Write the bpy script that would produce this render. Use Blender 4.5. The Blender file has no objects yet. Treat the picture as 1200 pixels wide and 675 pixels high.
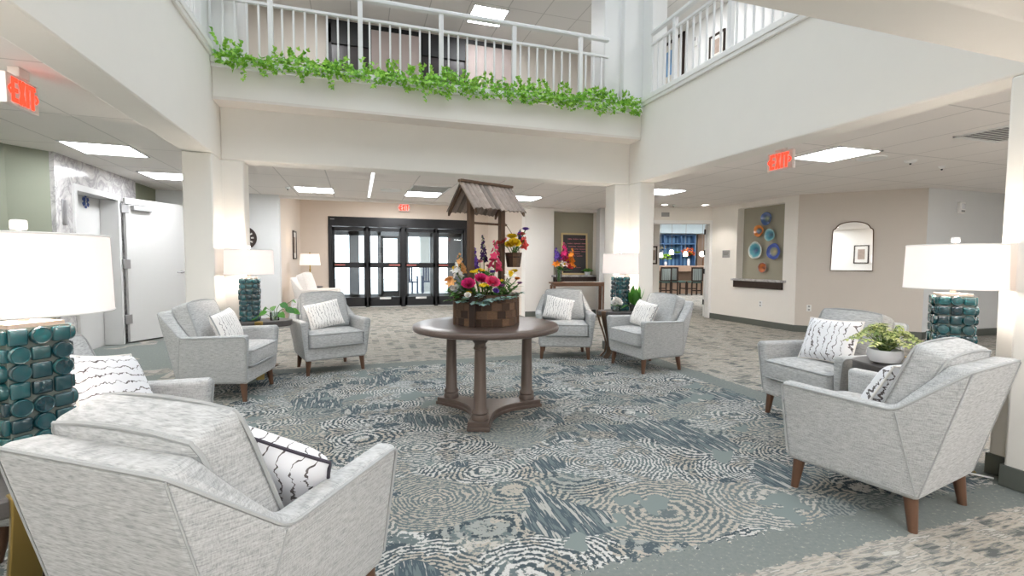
import bpy, bmesh, math, random
from mathutils import Vector, Matrix, Euler
random.seed(7)
SC = bpy.context.scene
COL = SC.collection
PI = math.pi
# ------------------------------------------------------------------ camera
F_PX, CAM_H = 560.0, 1.18
YAW, PITCH, ROLL = math.radians(17.9), math.radians(3.1), math.radians(-0.3)
fw = Vector((math.sin(YAW)*math.cos(PITCH), math.cos(YAW)*math.cos(PITCH), -math.sin(PITCH)))
r0 = Vector((math.cos(YAW), -math.sin(YAW), 0)); u0 = r0.cross(fw)
rt = r0*math.cos(ROLL) - u0*math.sin(ROLL); up = rt.cross(fw)
cam = bpy.data.cameras.new('camera'); co = bpy.data.objects.new('camera', cam); COL.objects.link(co)
cam.sensor_width = 36; cam.lens = F_PX/1200*36; cam.clip_start = 0.05; cam.clip_end = 200
M = Matrix.Identity(4)
for i in range(3):
    M[i][0], M[i][1], M[i][2] = rt[i], up[i], -fw[i]
M[0][3], M[1][3], M[2][3] = 0, 0, CAM_H
co.matrix_world = M
SC.camera = co
def V(lat, t, z=0.0):
    """point at lateral offset lat and depth t along the room's diagonal axis"""
    return Vector((math.cos(YAW)*lat + math.sin(YAW)*t, -math.sin(YAW)*lat + math.cos(YAW)*t, z))

# ------------------------------------------------------------------ materials
class NT:
    def __init__(s, name):
        s.m = bpy.data.materials.new(name); s.m.use_nodes = True
        s.t = s.m.node_tree; s.t.nodes.clear()
        s.out = s.n('ShaderNodeOutputMaterial')
    def n(s, k, **kw):
        nd = s.t.nodes.new(k)
        for a, b in kw.items(): setattr(nd, a, b)
        return nd
    def l(s, a, b): s.t.links.new(a, b)
    def set(s, sock, v):
        if isinstance(v, bpy.types.NodeSocket): s.l(v, sock)
        elif v is not None:
            if isinstance(v, (tuple, list)) and len(v) == 3 and sock.type == 'RGBA': v = (*v, 1)
            sock.default_value = v
    def math(s, op, a, b=None, c=None, clamp=False):
        nd = s.n('ShaderNodeMath', operation=op, use_clamp=clamp)
        s.set(nd.inputs[0], a); s.set(nd.inputs[1], b); s.set(nd.inputs[2], c)
        return nd.outputs[0]
    def mix(s, f, a, b, mode='MIX'):
        nd = s.n('ShaderNodeMix', data_type='RGBA', blend_type=mode)
        s.set(nd.inputs[0], f); s.set(nd.inputs[6], a); s.set(nd.inputs[7], b)
        return nd.outputs[2]
    def sep(s, v):
        nd = s.n('ShaderNodeSeparateXYZ'); s.l(v, nd.inputs[0]); return nd.outputs
    def comb(s, x, y, z=0.0):
        nd = s.n('ShaderNodeCombineXYZ')
        for i, v in enumerate((x, y, z)): s.set(nd.inputs[i], v)
        return nd.outputs[0]
    def mapv(s, v, scale=(1, 1, 1), loc=(0, 0, 0), rot=(0, 0, 0)):
        nd = s.n('ShaderNodeMapping'); s.l(v, nd.inputs[0])
        nd.inputs[1].default_value = loc; nd.inputs[2].default_value = rot; nd.inputs[3].default_value = scale
        return nd.outputs[0]
    def noise(s, v, scale=5, detail=2, rough=.5, dist=0.0):
        nd = s.n('ShaderNodeTexNoise'); s.set(nd.inputs['Vector'], v)
        nd.inputs['Scale'].default_value = scale; nd.inputs['Detail'].default_value = detail
        nd.inputs['Roughness'].default_value = rough; nd.inputs['Distortion'].default_value = dist
        return nd.outputs[0], nd.outputs[1]
    def vor(s, v, scale=5, feat='F1', rand=1.0):
        nd = s.n('ShaderNodeTexVoronoi', feature=feat); s.set(nd.inputs['Vector'], v)
        nd.inputs['Scale'].default_value = scale; nd.inputs['Randomness'].default_value = rand
        return nd
    def ramp(s, f, stops, interp='LINEAR'):
        nd = s.n('ShaderNodeValToRGB'); s.set(nd.inputs[0], f); cr = nd.color_ramp; cr.interpolation = interp
        while len(cr.elements) < len(stops): cr.elements.new(.5)
        for e, (p, c) in zip(cr.elements, stops): e.position = p; e.color = (*c, 1)
        return nd.outputs[0]
    def coord(s, k='Object'): return s.n('ShaderNodeTexCoord').outputs[k]
    def pos(s): return s.n('ShaderNodeNewGeometry').outputs['Position']
    def island(s): return s.n('ShaderNodeNewGeometry').outputs['Random Per Island']
    def bump(s, h, strength=.2, dist=.01):
        nd = s.n('ShaderNodeBump'); s.l(h, nd.inputs['Height'])
        nd.inputs['Strength'].default_value = strength; nd.inputs['Distance'].default_value = dist
        return nd.outputs[0]
    def bsdf(s, col, rough=.5, metal=0.0, spec=.5, normal=None, emit=None, es=0.0, sheen=0, coat=0, trans=0):
        b = s.n('ShaderNodeBsdfPrincipled')
        s.set(b.inputs['Base Color'], col); s.set(b.inputs['Roughness'], rough); s.set(b.inputs['Metallic'], metal)
        b.inputs['Specular IOR Level'].default_value = spec
        if normal is not None: s.l(normal, b.inputs['Normal'])
        if emit is not None: s.set(b.inputs['Emission Color'], emit); b.inputs['Emission Strength'].default_value = es
        b.inputs['Sheen Weight'].default_value = sheen; b.inputs['Coat Weight'].default_value = coat
        b.inputs['Transmission Weight'].default_value = trans
        s.l(b.outputs[0], s.out.inputs[0]); return s.m
def hexc(r, g, b):
    f = lambda c: (c/255/12.92) if c/255 <= .04045 else ((c/255+.055)/1.055)**2.4
    return (f(r), f(g), f(b))
def plain(name, rgb, rough=.5, metal=0.0, spec=.5, var=.06, vs=6, bump=0.0, coat=0, emit=0.0):
    t = NT(name); c = hexc(*rgb)
    f, _ = t.noise(t.coord(), vs, 3)
    a = tuple(x*(1-var) for x in c); b = tuple(min(1, x*(1+var)) for x in c)
    col = t.mix(f, a, b); nm = None
    if bump:
        h, _ = t.noise(t.coord(), vs*30, 2); nm = t.bump(h, bump, .004)
    return t.bsdf(col, rough, metal, spec, nm, emit=col if emit else None, es=emit, coat=coat)
def glow(name, rgb, strength):
    t = NT(name); e = t.n('ShaderNodeEmission'); e.inputs[0].default_value = (*hexc(*rgb), 1); e.inputs[1].default_value = strength
    t.l(e.outputs[0], t.out.inputs[0]); return t.m
def island_mat(name, cols, rough=.5, bump=.0, noise=.25, spec=.4, coat=0, translucent=0.0):
    t = NT(name); k = len(cols)
    col = t.ramp(t.island(), [(i/max(1, k-1) if k > 1 else 0, hexc(*c)) for i, c in enumerate(cols)])
    f, _ = t.noise(t.coord(), 14, 3)
    col = t.mix(t.math('MULTIPLY', f, noise), col, tuple(x*.35 for x in hexc(*cols[0])))
    nm = None
    if bump:
        h, _ = t.noise(t.coord(), 60, 3); nm = t.bump(h, bump, .004)
    m = t.bsdf(col, rough, 0, spec, nm, coat=coat)
    if translucent:
        pr = t.out.inputs[0].links[0].from_socket
        tr = t.n('ShaderNodeBsdfTranslucent'); t.l(col, tr.inputs[0])
        mx = t.n('ShaderNodeMixShader'); mx.inputs[0].default_value = translucent
        t.l(pr, mx.inputs[1]); t.l(tr.outputs[0], mx.inputs[2]); t.l(mx.outputs[0], t.out.inputs[0])
    return m
def wood(name, c1, c2, axis='x', rough=.45, scale=1.0, island=False, spec=.4):
    t = NT(name); v = t.coord()
    sc = {'x': (3, 40, 40), 'y': (40, 3, 40), 'z': (40, 40, 3)}[axis]
    f, _ = t.noise(t.mapv(v, tuple(a*scale for a in sc)), 1, 4, .6, .6)
    col = t.mix(f, hexc(*c1), hexc(*c2))
    if island:
        col = t.mix(t.math('MULTIPLY', t.island(), .85), col, tuple(x*.25 for x in hexc(*c1)))
    return t.bsdf(col, rough, 0, spec, t.bump(f, .15, .003))
def fabric(name, a, b, pipe=False):
    t = NT(name); v = t.coord()
    f1, _ = t.noise(t.mapv(v, (26, 26, 300)), 1, 3, .6)
    f2, _ = t.noise(t.mapv(v, (34, 300, 110)), 1, 2, .6)
    f3, _ = t.noise(v, 7, 2)
    s = t.math('ADD', t.math('MULTIPLY', f1, .6), t.math('MULTIPLY', f2, .4))
    col = t.ramp(s, [(.36, hexc(*a)), (.50, hexc(*[int(x*.6+y*.4) for x, y in zip(b, a)])), (.66, hexc(*b))])
    col = t.mix(t.math('MULTIPLY', f3, .18), col, hexc(*a))
    h, _ = t.noise(v, 420, 2)
    return t.bsdf(col, .9, 0, .15, t.bump(t.math('ADD', h, s), .25, .002), sheen=.15)
def pillow_mat(name, n=7.0, w=.10, buds=True, ground=(232, 232, 235), ink=(70, 66, 66)):
    t = NT(name); uv = t.coord('UV'); x, y, _ = t.sep(uv)
    d1, _ = t.noise(t.mapv(uv, (2.2, 3.2, 1)), 1.6, 3, .6)
    u = t.math('ADD', t.math('MULTIPLY', x, n), t.math('MULTIPLY', d1, 2.4))
    fr = t.math('ABSOLUTE', t.math('SUBTRACT', t.math('FRACT', u), .5))
    cell = t.math('FLOOR', u)
    wv, _ = t.noise(t.comb(t.math('MULTIPLY', cell, 3.7), t.math('MULTIPLY', y, 9.0), 0), 1, 3, .7)
    width = t.math('MULTIPLY', t.math('SUBTRACT', wv, .36), w*3.2)
    line = t.math('LESS_THAN', fr, width)
    msk = line
    if buds:
        vo = t.vor(t.mapv(uv, (n*1.6, 13, 1)), 1)
        bud = t.math('MULTIPLY', t.math('LESS_THAN', vo.outputs['Distance'], .16), t.math('LESS_THAN', fr, .22))
        msk = t.math('MAXIMUM', line, bud)
    dk, _ = t.noise(uv, 9, 2)
    inkc = t.mix(dk, hexc(*[int(i*.6) for i in ink]), hexc(*[min(255, int(i*1.9)) for i in ink]))
    col = t.mix(msk, hexc(*ground), inkc)
    h, _ = t.noise(t.coord(), 300, 2)
    return t.bsdf(col, .85, 0, .2, t.bump(h, .1, .002), sheen=.1)
def glass_mat(name, tint=(.96, .98, .98), refl=.10):
    t = NT(name); tr = t.n('ShaderNodeBsdfTransparent'); tr.inputs[0].default_value = (*tint, 1)
    gl = t.n('ShaderNodeBsdfGlossy'); gl.inputs['Roughness'].default_value = .02
    fz = t.n('ShaderNodeFresnel'); fz.inputs[0].default_value = 1.45
    mx = t.n('ShaderNodeMixShader'); t.l(t.math('MULTIPLY', fz.outputs[0], refl/.04*.5, clamp=True), mx.inputs[0])
    t.l(tr.outputs[0], mx.inputs[1]); t.l(gl.outputs[0], mx.inputs[2]); t.l(mx.outputs[0], t.out.inputs[0]); return t.m
def shade_mat(name, rgb, strength):
    """lit linen: translucent cloth that a bulb makes glow"""
    t = NT(name)
    w, _ = t.noise(t.mapv(t.coord(), (200, 200, 200)), 1, 2)
    col = t.mix(w, tuple(c*.86 for c in hexc(*rgb)), (.80, .78, .76))
    d = t.n('ShaderNodeBsdfDiffuse'); t.l(col, d.inputs[0]); tr = t.n('ShaderNodeBsdfTranslucent'); t.l(col, tr.inputs[0])
    m1 = t.n('ShaderNodeMixShader'); m1.inputs[0].default_value = .3; t.l(d.outputs[0], m1.inputs[1]); t.l(tr.outputs[0], m1.inputs[2])
    e = t.n('ShaderNodeEmission'); e.inputs[0].default_value = (*hexc(*rgb), 1); e.inputs[1].default_value = strength
    a = t.n('ShaderNodeAddShader'); t.l(m1.outputs[0], a.inputs[0]); t.l(e.outputs[0], a.inputs[1]); t.l(a.outputs[0], t.out.inputs[0]); return t.m
def tile_ceiling(name, rgb, off=(0.22, 0.0), sz=.61, ln=.008):
    t = NT(name); x, y, z = t.sep(t.pos())
    fx = t.math('ABSOLUTE', t.math('SUBTRACT', t.math('FRACT', t.math('DIVIDE', t.math('SUBTRACT', x, off[0]), sz)), .5))
    fy = t.math('ABSOLUTE', t.math('SUBTRACT', t.math('FRACT', t.math('DIVIDE', t.math('SUBTRACT', y, off[1]), sz*2)), .5))
    lx = t.math('GREATER_THAN', fx, .5-ln/sz); ly = t.math('GREATER_THAN', fy, .5-ln/sz/2)
    line = t.math('MAXIMUM', lx, ly)
    f, _ = t.noise(t.pos(), 90, 3, .7)
    c = hexc(*rgb)
    col = t.mix(f, tuple(v*.93 for v in c), c)
    col = t.mix(line, col, tuple(v*.72 for v in c))
    return t.bsdf(col, .85, 0, .2, t.bump(f, .15, .004))
def marble_mat(name):
    t = NT(name); v = t.coord()
    f, _ = t.noise(v, 3.5, 6, .65, 1.2)
    g, _ = t.noise(v, 9, 5, .6, .8)
    vein = t.math('ABSOLUTE', t.math('SUBTRACT', f, .5))
    col = t.ramp(vein, [(0, hexc(150, 148, 150)), (.05, hexc(190, 188, 188)), (.2, hexc(222, 220, 219))])
    col = t.mix(t.math('MULTIPLY', g, .4), col, hexc(186, 183, 182))
    return t.bsdf(col, .16, 0, .5)
def carpet_mat():
    t = NT('patterned_carpet'); p = t.pos(); x, y, z = t.sep(p)
    wob, wc = t.noise(p, 2.4, 3, .6)
    wx = t.math('MULTIPLY', t.math('SUBTRACT', wob, .5), .16)
    w2, _ = t.noise(t.mapv(p, (1, 1, 1), (7, 3, 0)), 9, 3, .6)
    wy = t.math('MULTIPLY', t.math('SUBTRACT', w2, .5), .05)
    q = t.comb(t.math('ADD', x, t.math('ADD', wx, wy)), t.math('ADD', t.math('MULTIPLY', y, 1.25), t.math('SUBTRACT', wx, wy)), 0)
    # ---- swirl field
    vo = t.vor(q, 2.0); d = vo.outputs['Distance']
    cr = t.sep(vo.outputs['Color'])
    ring = t.math('SINE', t.math('MULTIPLY', d, 128.0))
    brk, _ = t.noise(p, 26, 2, .6)
    brk2, _ = t.noise(t.mapv(p, (34, 34, 1), (2, 9, 0)), 1, 2, .6)
    brk3, _ = t.noise(p, 48, 2, .7)
    ringv = t.math('ADD', t.math('ADD', ring, t.math('MULTIPLY', t.math('SUBTRACT', brk, .5), 3.2)), t.math('MULTIPLY', t.math('SUBTRACT', brk3, .5), 8.5))
    light = t.math('GREATER_THAN', ringv, .30)
    midm = t.math('GREATER_THAN', ringv, -.15)
    lown, _ = t.noise(p, 1.6, 2, .5)
    lown2, _ = t.noise(t.mapv(p, (1, 1, 1), (13, 5, 0)), 2.1, 3, .55)
    slate = t.ramp(cr[0], [(0, hexc(72, 84, 92)), (.5, hexc(94, 106, 111)), (1, hexc(128, 137, 138))])
    pale = t.ramp(cr[1], [(0, hexc(220, 219, 216)), (.5, hexc(210, 207, 201)), (.8, hexc(188, 180, 167)), (1, hexc(164, 170, 167))])
    midc = t.mix(cr[2], hexc(140, 149, 147), hexc(166, 165, 156))
    pb, _ = t.noise(t.mapv(p, (1, 1, 1), (3, 21, 0)), 5.5, 2, .6)
    pale = t.mix(t.math('GREATER_THAN', pb, .56), pale, hexc(192, 184, 172))
    slate = t.mix(t.math('LESS_THAN', pb, .42), slate, hexc(116, 128, 130))
    sw = t.mix(midm, slate, midc); sw = t.mix(light, sw, pale)
    # dark streak fields and plain sage fields between the rings
    st, _ = t.noise(t.mapv(p, (44, 4, 1), (0, 0, 0), (0, 0, .2)), 1, 3, .6)
    streak = t.mix(t.math('GREATER_THAN', st, .56), hexc(90, 103, 110), hexc(190, 189, 183))
    streak = t.mix(t.math('GREATER_THAN', st, .45), hexc(120, 132, 134), streak)
    sw = t.mix(t.math('GREATER_THAN', lown, .585), sw, streak)
    sw = t.mix(t.math('GREATER_THAN', lown2, .63), sw, hexc(140, 151, 149))
    sw = t.mix(t.math('LESS_THAN', lown2, .36), sw, t.mix(t.math('GREATER_THAN', brk2, .58), hexc(86, 100, 107), hexc(170, 172, 168)))
    # ---- plain border
    sp, _ = t.noise(p, 55, 2, .6)
    border = t.mix(sp, hexc(122, 129, 127), hexc(150, 156, 152))
    border = t.mix(t.math('GREATER_THAN', sp, .66), border, hexc(176, 176, 166))
    # ---- outer field : blocks of dashes
    br = t.n('ShaderNodeTexBrick'); t.l(t.comb(t.math('ADD', y, t.math('MULTIPLY', wx, .3)), x, 0), br.inputs[0])
    br.inputs['Color1'].default_value = (0, 0, 0, 1); br.inputs['Color2'].default_value = (1, 1, 1, 1); br.inputs['Mortar'].default_value = (.5, .5, .5, 1)
    br.inputs['Scale'].default_value = 2.6; br.inputs['Mortar Size'].default_value = 0; br.inputs['Bias'].default_value = 0
    da, _ = t.noise(t.mapv(p, (9, 60, 1), (0, 0, 0), (0, 0, .25)), 1, 3, .6)
    db, _ = t.noise(t.mapv(p, (3, 16, 1), (4, 4, 0), (0, 0, .25)), 1, 3, .6)
    s = t.math('ADD', t.math('MULTIPLY', da, .6), t.math('ADD', t.math('MULTIPLY', db, .5), t.math('MULTIPLY', t.math('SUBTRACT', br.outputs[0], .5), .16)))
    outer = t.ramp(s, [(0, hexc(112, 116, 115)), (.44, hexc(146, 147, 143)), (.50, hexc(180, 173, 162)), (.55, hexc(194, 188, 178)), (.62, hexc(158, 157, 151)), (.68, hexc(208, 204, 197))], 'CONSTANT')
    # ---- zones (brushy edges)
    e, _ = t.noise(t.mapv(p, (26, 26, 1)), 1, 2)
    ed = t.math('MULTIPLY', t.math('SUBTRACT', e, .5), .16)
    def inside(x0, x1, y0, y1, rag):
        a = t.math('GREATER_THAN', t.math('ADD', x, rag), x0); b = t.math('LESS_THAN', t.math('ADD', x, rag), x1)
        c = t.math('GREATER_THAN', t.math('ADD', y, rag), y0); dd = t.math('LESS_THAN', t.math('ADD', y, rag), y1)
        return t.math('MULTIPLY', t.math('MULTIPLY', a, b), t.math('MULTIPLY', c, dd))
    core = inside(-1.35, 3.28, 1.6, 5.45, ed)
    rim = inside(-1.75, 3.52, 1.40, 5.68, t.math('MULTIPLY', ed, .5))
    left = t.math('MULTIPLY', t.math('LESS_THAN', x, -1.9), t.math('GREATER_THAN', lown, .40))
    outer = t.mix(left, outer, border)
    near = t.math('LESS_THAN', y, .95)
    col = t.mix(rim, outer, border); col = t.mix(core, col, sw)
    col = t.mix(1.0, col, (.68, .68, .68), 'MULTIPLY')
    h, _ = t.noise(p, 260, 2)
    return t.bsdf(col, .95, 0, .1, t.bump(h, .3, .004))

m_wall = plain('wall_paint', (236, 232, 226), .8, var=.015)
m_beam = plain('atrium_paint', (235, 232, 226), .8, var=.015)
m_cool = plain('pale_grey_paint', (222, 223, 223), .8, var=.015)
m_taupe = plain('taupe_paint', (208, 200, 191), .8, var=.015)
m_sage = plain('sage_paint', (130, 134, 119), .75, var=.03)
m_niche = plain('olive_grey_paint', (158, 154, 138), .75, var=.02)
m_trim = plain('white_trim', (238, 238, 237), .45, var=.01)
m_white = plain('white_enamel', (232, 232, 232), .35, var=.01)
m_door = plain('white_door_paint', (204, 204, 203), .4, var=.01)
m_base = plain('rubber_baseboard', (92, 96, 90), .6)
m_ceil = tile_ceiling('ceiling_tiles', (243, 238, 234))
m_ceil2 = tile_ceiling('upper_ceiling_tiles', (242, 240, 238), (0.55, .3))
m_soff = plain('bounce_tinted_paint', (224, 218, 211), .8, var=.015)  # atrium paint toned darker and warmer in imitation of bounced light
m_marble = marble_mat('grey_marble')
m_carpet = carpet_mat()
m_black = plain('black_anodised', (44, 45, 48), .35, .3)
m_glass = glass_mat('clear_glass')
m_vase = glass_mat('vase_glass', (.90, .95, .92), .2)
m_steel = plain('brushed_steel', (170, 170, 172), .35, .9)
m_greypl = plain('grey_plastic', (150, 150, 150), .5)
m_whitepl = plain('white_plastic', (236, 236, 234), .45)
m_fab = fabric('heather_chenille', (148, 150, 150), (205, 206, 206))
m_fab2 = fabric('heather_chenille_pale', (140, 142, 139), (206, 205, 199))
m_pipe = plain('chenille_piping', (166, 168, 168), .9, bump=.2)
m_cream = fabric('cream_weave', (216, 206, 198), (240, 236, 232))
m_leg = wood('walnut_leg', (84, 60, 46), (108, 79, 61), 'z', .4)
m_table = wood('greyed_oak', (76, 64, 59), (104, 90, 83), 'x', .28)
m_tabled = wood('greyed_oak_turned', (78, 66, 60), (106, 92, 84), 'z', .35)
m_endtop = wood('charcoal_oak', (70, 68, 68), (96, 92, 90), 'x', .35)
m_brass = plain('brushed_brass', (166, 142, 84), .32, .85)
m_bronze = plain('aged_bronze', (112, 92, 76), .4, .6)
m_gold = plain('gold_frame', (206, 186, 140), .4, .3)
m_nickel = plain('champagne_metal', (222, 206, 194), .35, .5)
def plank_mat():
    t = NT('reclaimed_plank'); v = t.coord()
    base = t.ramp(t.island(), [(i/7, hexc(*c)) for i, c in enumerate(((150, 118, 92), (92, 70, 56), (124, 98, 80), (66, 50, 42), (138, 108, 84), (104, 82, 66), (78, 60, 48), (164, 130, 104)))], 'CONSTANT')
    f, _ = t.noise(t.mapv(v, (60, 60, 220)), 1, 4, .65)
    col = t.mix(t.math('MULTIPLY', f, .9), base, (.03, .02, .015))
    return t.bsdf(col, .75, 0, .3, t.bump(f, .3, .004))
m_plank = plank_mat()
m_post = wood('weathered_post', (116, 92, 74), (76, 58, 46), 'z', .7)
m_roof = wood('weathered_roof', (196, 180, 168), (120, 105, 97), 'y', .75, island=True)
m_console = wood('walnut_console', (96, 68, 52), (126, 92, 70), 'x', .4)
m_dark = wood('espresso_wood', (40, 30, 26), (62, 46, 38), 'z', .4)
m_teal = island_mat('teal_glaze', [(10, 50, 60), (18, 74, 82), (26, 88, 94), (8, 42, 54), (40, 98, 100)], .08, .08, .35, .6, coat=.6)
m_tealg = plain('teal_grout', (110, 118, 112), .3)
m_shade = shade_mat('lit_linen_shade', (252, 244, 242), .20)
m_panel = glow('light_panel', (250, 252, 255), 22.0)
m_down = glow('downlight_lens', (255, 246, 230), 14.0)
m_pend = glow('pendant_glass', (255, 250, 244), 4.0)
m_red = glow('exit_red', (255, 60, 40), 2.2)
m_exit = plain('exit_face', (226, 214, 208), .4)
m_pil = pillow_mat('birch_print', 9, .13)
m_pilf = pillow_mat('bark_print', 12, .14, False, (242, 239, 236), (112, 108, 108))
m_pipd = plain('dark_cord', (62, 56, 66), .8)
m_ivy = island_mat('ivy_leaf', [(120, 178, 50), (156, 212, 74), (188, 228, 104), (136, 196, 66), (88, 152, 52)], .5, 0, .3, translucent=.25)
m_leaf = island_mat('green_leaf', [(66, 128, 44), (96, 160, 66), (54, 110, 48)], .4, 0, .3, translucent=.2)
m_fern = island_mat('fern_leaf', [(170, 182, 110), (196, 204, 134), (140, 164, 100), (206, 206, 150)], .5, 0, .25, translucent=.25)
m_euc = island_mat('eucalyptus_leaf', [(120, 150, 146), (146, 172, 166), (104, 136, 132)], .6, 0, .2)
m_stem = plain('green_stem', (92, 122, 62), .6)
m_mirror = plain('mirror_silver', (235, 238, 240), .015, 1.0, var=.0)
m_chalk = plain('chalkboard', (62, 60, 60), .8)
m_chalkp = plain('pink_chalk', (206, 130, 138), .9)
m_pic = plain('picture_mat', (232, 228, 222), .6)
m_ink = plain('black_plastic', (28, 28, 30), .5)
m_ceram = plain('white_ceramic', (232, 232, 236), .25, coat=.3)
m_blue = plain('blue_sign', (40, 70, 140), .5)
m_counter = wood('tan_tile', (186, 160, 140), (150, 122, 104), 'x', .4)
m_bstripe = None
def stripes(name, a, b, n, axis=0):
    t = NT(name); c = t.sep(t.coord())[axis]
    s = t.math('GREATER_THAN', t.math('SINE', t.math('MULTIPLY', c, n)), 0)
    return t.bsdf(t.mix(s, hexc(*a), hexc(*b)), .8)
m_bstripe = stripes('striped_back', (90, 100, 100), (150, 158, 154), 95)
m_bseat = plain('green_grey_seat', (84, 104, 98), .8)
m_shelf = stripes('blue_shelving', (66, 100, 136), (110, 150, 184), 40)
m_shelfb = plain('blue_paint', (84, 122, 166), .5)
m_pave = plain('pavement', (200, 200, 196), .8)
m_dkwin = plain('dark_screen', (64, 58, 60), .3, 0, .4)
m_brown = plain('brown_roller_blind', (176, 162, 158), .8, bump=.1)
m_tanp = plain('tan_panel', (156, 130, 110), .6)

# ------------------------------------------------------------------ mesh builder
class MB:
    def __init__(s): s.bm = bmesh.new()
    def v(s, *p): return s.bm.verts.new(p)
    def add(s, vs, fs, M=None):
        vv = [s.bm.verts.new((M @ Vector(p)) if M is not None else p) for p in vs]
        for f in fs:
            try: s.bm.faces.new([vv[i] for i in f])
            except ValueError: pass
        return s
    def box(s, c, sz, rot=None, M=None):
        hx, hy, hz = sz[0]/2, sz[1]/2, sz[2]/2
        R = Euler(rot).to_matrix().to_4x4() if rot else Matrix.Identity(4)
        T = Matrix.Translation(c) @ R
        if M is not None: T = M @ T
        vs = [(x, y, z) for x in (-hx, hx) for y in (-hy, hy) for z in (-hz, hz)]
        return s.add(vs, [(0, 1, 3, 2), (4, 6, 7, 5), (0, 4, 5, 1), (2, 3, 7, 6), (0, 2, 6, 4), (1, 5, 7, 3)], T)
    def box2(s, a, b):
        return s.box([(a[i]+b[i])/2 for i in range(3)], [abs(b[i]-a[i]) for i in range(3)])
    def prism(s, poly, z0, z1, M=None):
        n = len(poly)
        vs = [(x, y, z0) for x, y in poly]+[(x, y, z1) for x, y in poly]
        fs = [tuple(range(n-1, -1, -1)), tuple(range(n, 2*n))]+[(i, (i+1) % n, n+(i+1) % n, n+i) for i in range(n)]
        return s.add(vs, fs, M)
    def lathe(s, prof, n=24, c=(0, 0, 0), M=None, cap=True):
        vs, fs = [], []
        for r, z in prof:
            for k in range(n):
                a = 2*PI*k/n; vs.append((c[0]+r*math.cos(a), c[1]+r*math.sin(a), c[2]+z))
        for i in range(len(prof)-1):
            for k in range(n):
                k2 = (k+1) % n; fs.append((i*n+k, i*n+k2, (i+1)*n+k2, (i+1)*n+k))
        if cap:
            fs.append(tuple(range(n-1, -1, -1))); m = (len(prof)-1)*n; fs.append(tuple(range(m, m+n)))
        return s.add(vs, fs, M)
    def tube(s, pts, r, n=8, closed=False, M=None):
        pts = [Vector(p) for p in pts]; m = len(pts); vs, fs = [], []
        rr = r if isinstance(r, (list, tuple)) else [r]*m
        nrm = None
        for i, p in enumerate(pts):
            a = pts[(i-1) % m] if (closed or i > 0) else p; b = pts[(i+1) % m] if (closed or i < m-1) else p
            d = (b-a)
            if d.length < 1e-9: d = Vector((0, 0, 1))
            d.normalize()
            if nrm is None:
                nrm = d.orthogonal().normalized()
            else:
                nrm = (nrm - d*nrm.dot(d))
                nrm = nrm.normalized() if nrm.length > 1e-6 else d.orthogonal().normalized()
            bn = d.cross(nrm)
            for k in range(n):
                t = 2*PI*k/n; vs.append(p + (nrm*math.cos(t)+bn*math.sin(t))*rr[i])
        for i in range(m if closed else m-1):
            j = (i+1) % m
            for k in range(n):
                k2 = (k+1) % n; fs.append((i*n+k, i*n+k2, j*n+k2, j*n+k))
        if not closed:
            fs.append(tuple(range(n-1, -1, -1))); fs.append(tuple(range((m-1)*n, m*n)))
        return s.add(vs, fs, M)
    def rbox(s, c, sz, r=.03, bulge=(0, 0, 0), n=8, M=None):
        h = [x/2 for x in sz]; vs, fs, idx = [], [], {}
        def key(p): return tuple(round(q, 4) for q in p)
        def put(p):
            k = key(p)
            if k not in idx:
                q = [p[i]*h[i] for i in range(3)]
                inner = [max(-(h[i]-r), min(h[i]-r, q[i])) for i in range(3)]
                d = Vector([q[i]-inner[i] for i in range(3)])
                if d.length > 1e-9: d = d.normalized()*min(r, max(abs(d.x), abs(d.y), abs(d.z)))
                o = [inner[i]+d[i] for i in range(3)]
                for i in range(3):
                    a, b = [j for j in range(3) if j != i]
                    o[i] += p[i]*bulge[i]*(1-p[a]**2)*(1-p[b]**2)
                idx[k] = len(vs); vs.append(tuple(o[i]+c[i] for i in range(3)))
            return idx[k]
        # denser near the edges
        g = [math.sin((-1+2*i/n)*PI/2) for i in range(n+1)]
        for ax in range(3):
            a, b = [j for j in range(3) if j != ax]
            for sg in (-1, 1):
                for i in range(n):
                    for j in range(n):
                        qd = []
                        for (ii, jj) in ((i, j), (i+1, j), (i+1, j+1), (i, j+1)):
                            p = [0, 0, 0]; p[ax] = sg; p[a] = g[ii]; p[b] = g[jj]; qd.append(put(p))
                        fs.append(tuple(qd if sg > 0 else qd[::-1]))
        return s.add(vs, fs, M)
    def leaf(s, p, d, nrm, L, W, fold=.2, seg=2, curl=0.0):
        d = Vector(d).normalized(); nrm = Vector(nrm); side = d.cross(nrm)
        if side.length < 1e-5: side = d.orthogonal()
        side.normalize(); nrm = side.cross(d).normalized(); p = Vector(p)
        prof = {2: [(0, 0), (.42, .5), (1, 0)], 3: [(0, .02), (.3, .46), (.65, .4), (1, 0)], 4: [(0, .03), (.22, .4), (.45, .5), (.75, .33), (1, 0)]}[seg]
        rows = []
        for t, w in prof:
            c = p+d*(L*t)+nrm*(-curl*L*t*t)
            rows.append((c+side*(W*w)+nrm*(fold*W*w), c, c-side*(W*w)+nrm*(fold*W*w)))
        vs, fs = [], []
        for a, b, c in rows: vs += [a, b, c]
        for i in range(len(rows)-1):
            o = i*3; fs += [(o, o+1, o+4, o+3), (o+1, o+2, o+5, o+4)]
        return s.add(vs, fs)
    def sphere(s, c, r, n=8, m=6, sc=(1, 1, 1), M=None):
        vs, fs = [], []
        for i in range(m+1):
            th = PI*i/m
            for k in range(n):
                a = 2*PI*k/n; vs.append((c[0]+r*sc[0]*math.sin(th)*math.cos(a), c[1]+r*sc[1]*math.sin(th)*math.sin(a), c[2]+r*sc[2]*math.cos(th)))
        for i in range(m):
            for k in range(n):
                k2 = (k+1) % n; fs.append((i*n+k, (i+1)*n+k, (i+1)*n+k2, i*n+k2))
        return s.add(vs, fs, M)
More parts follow.
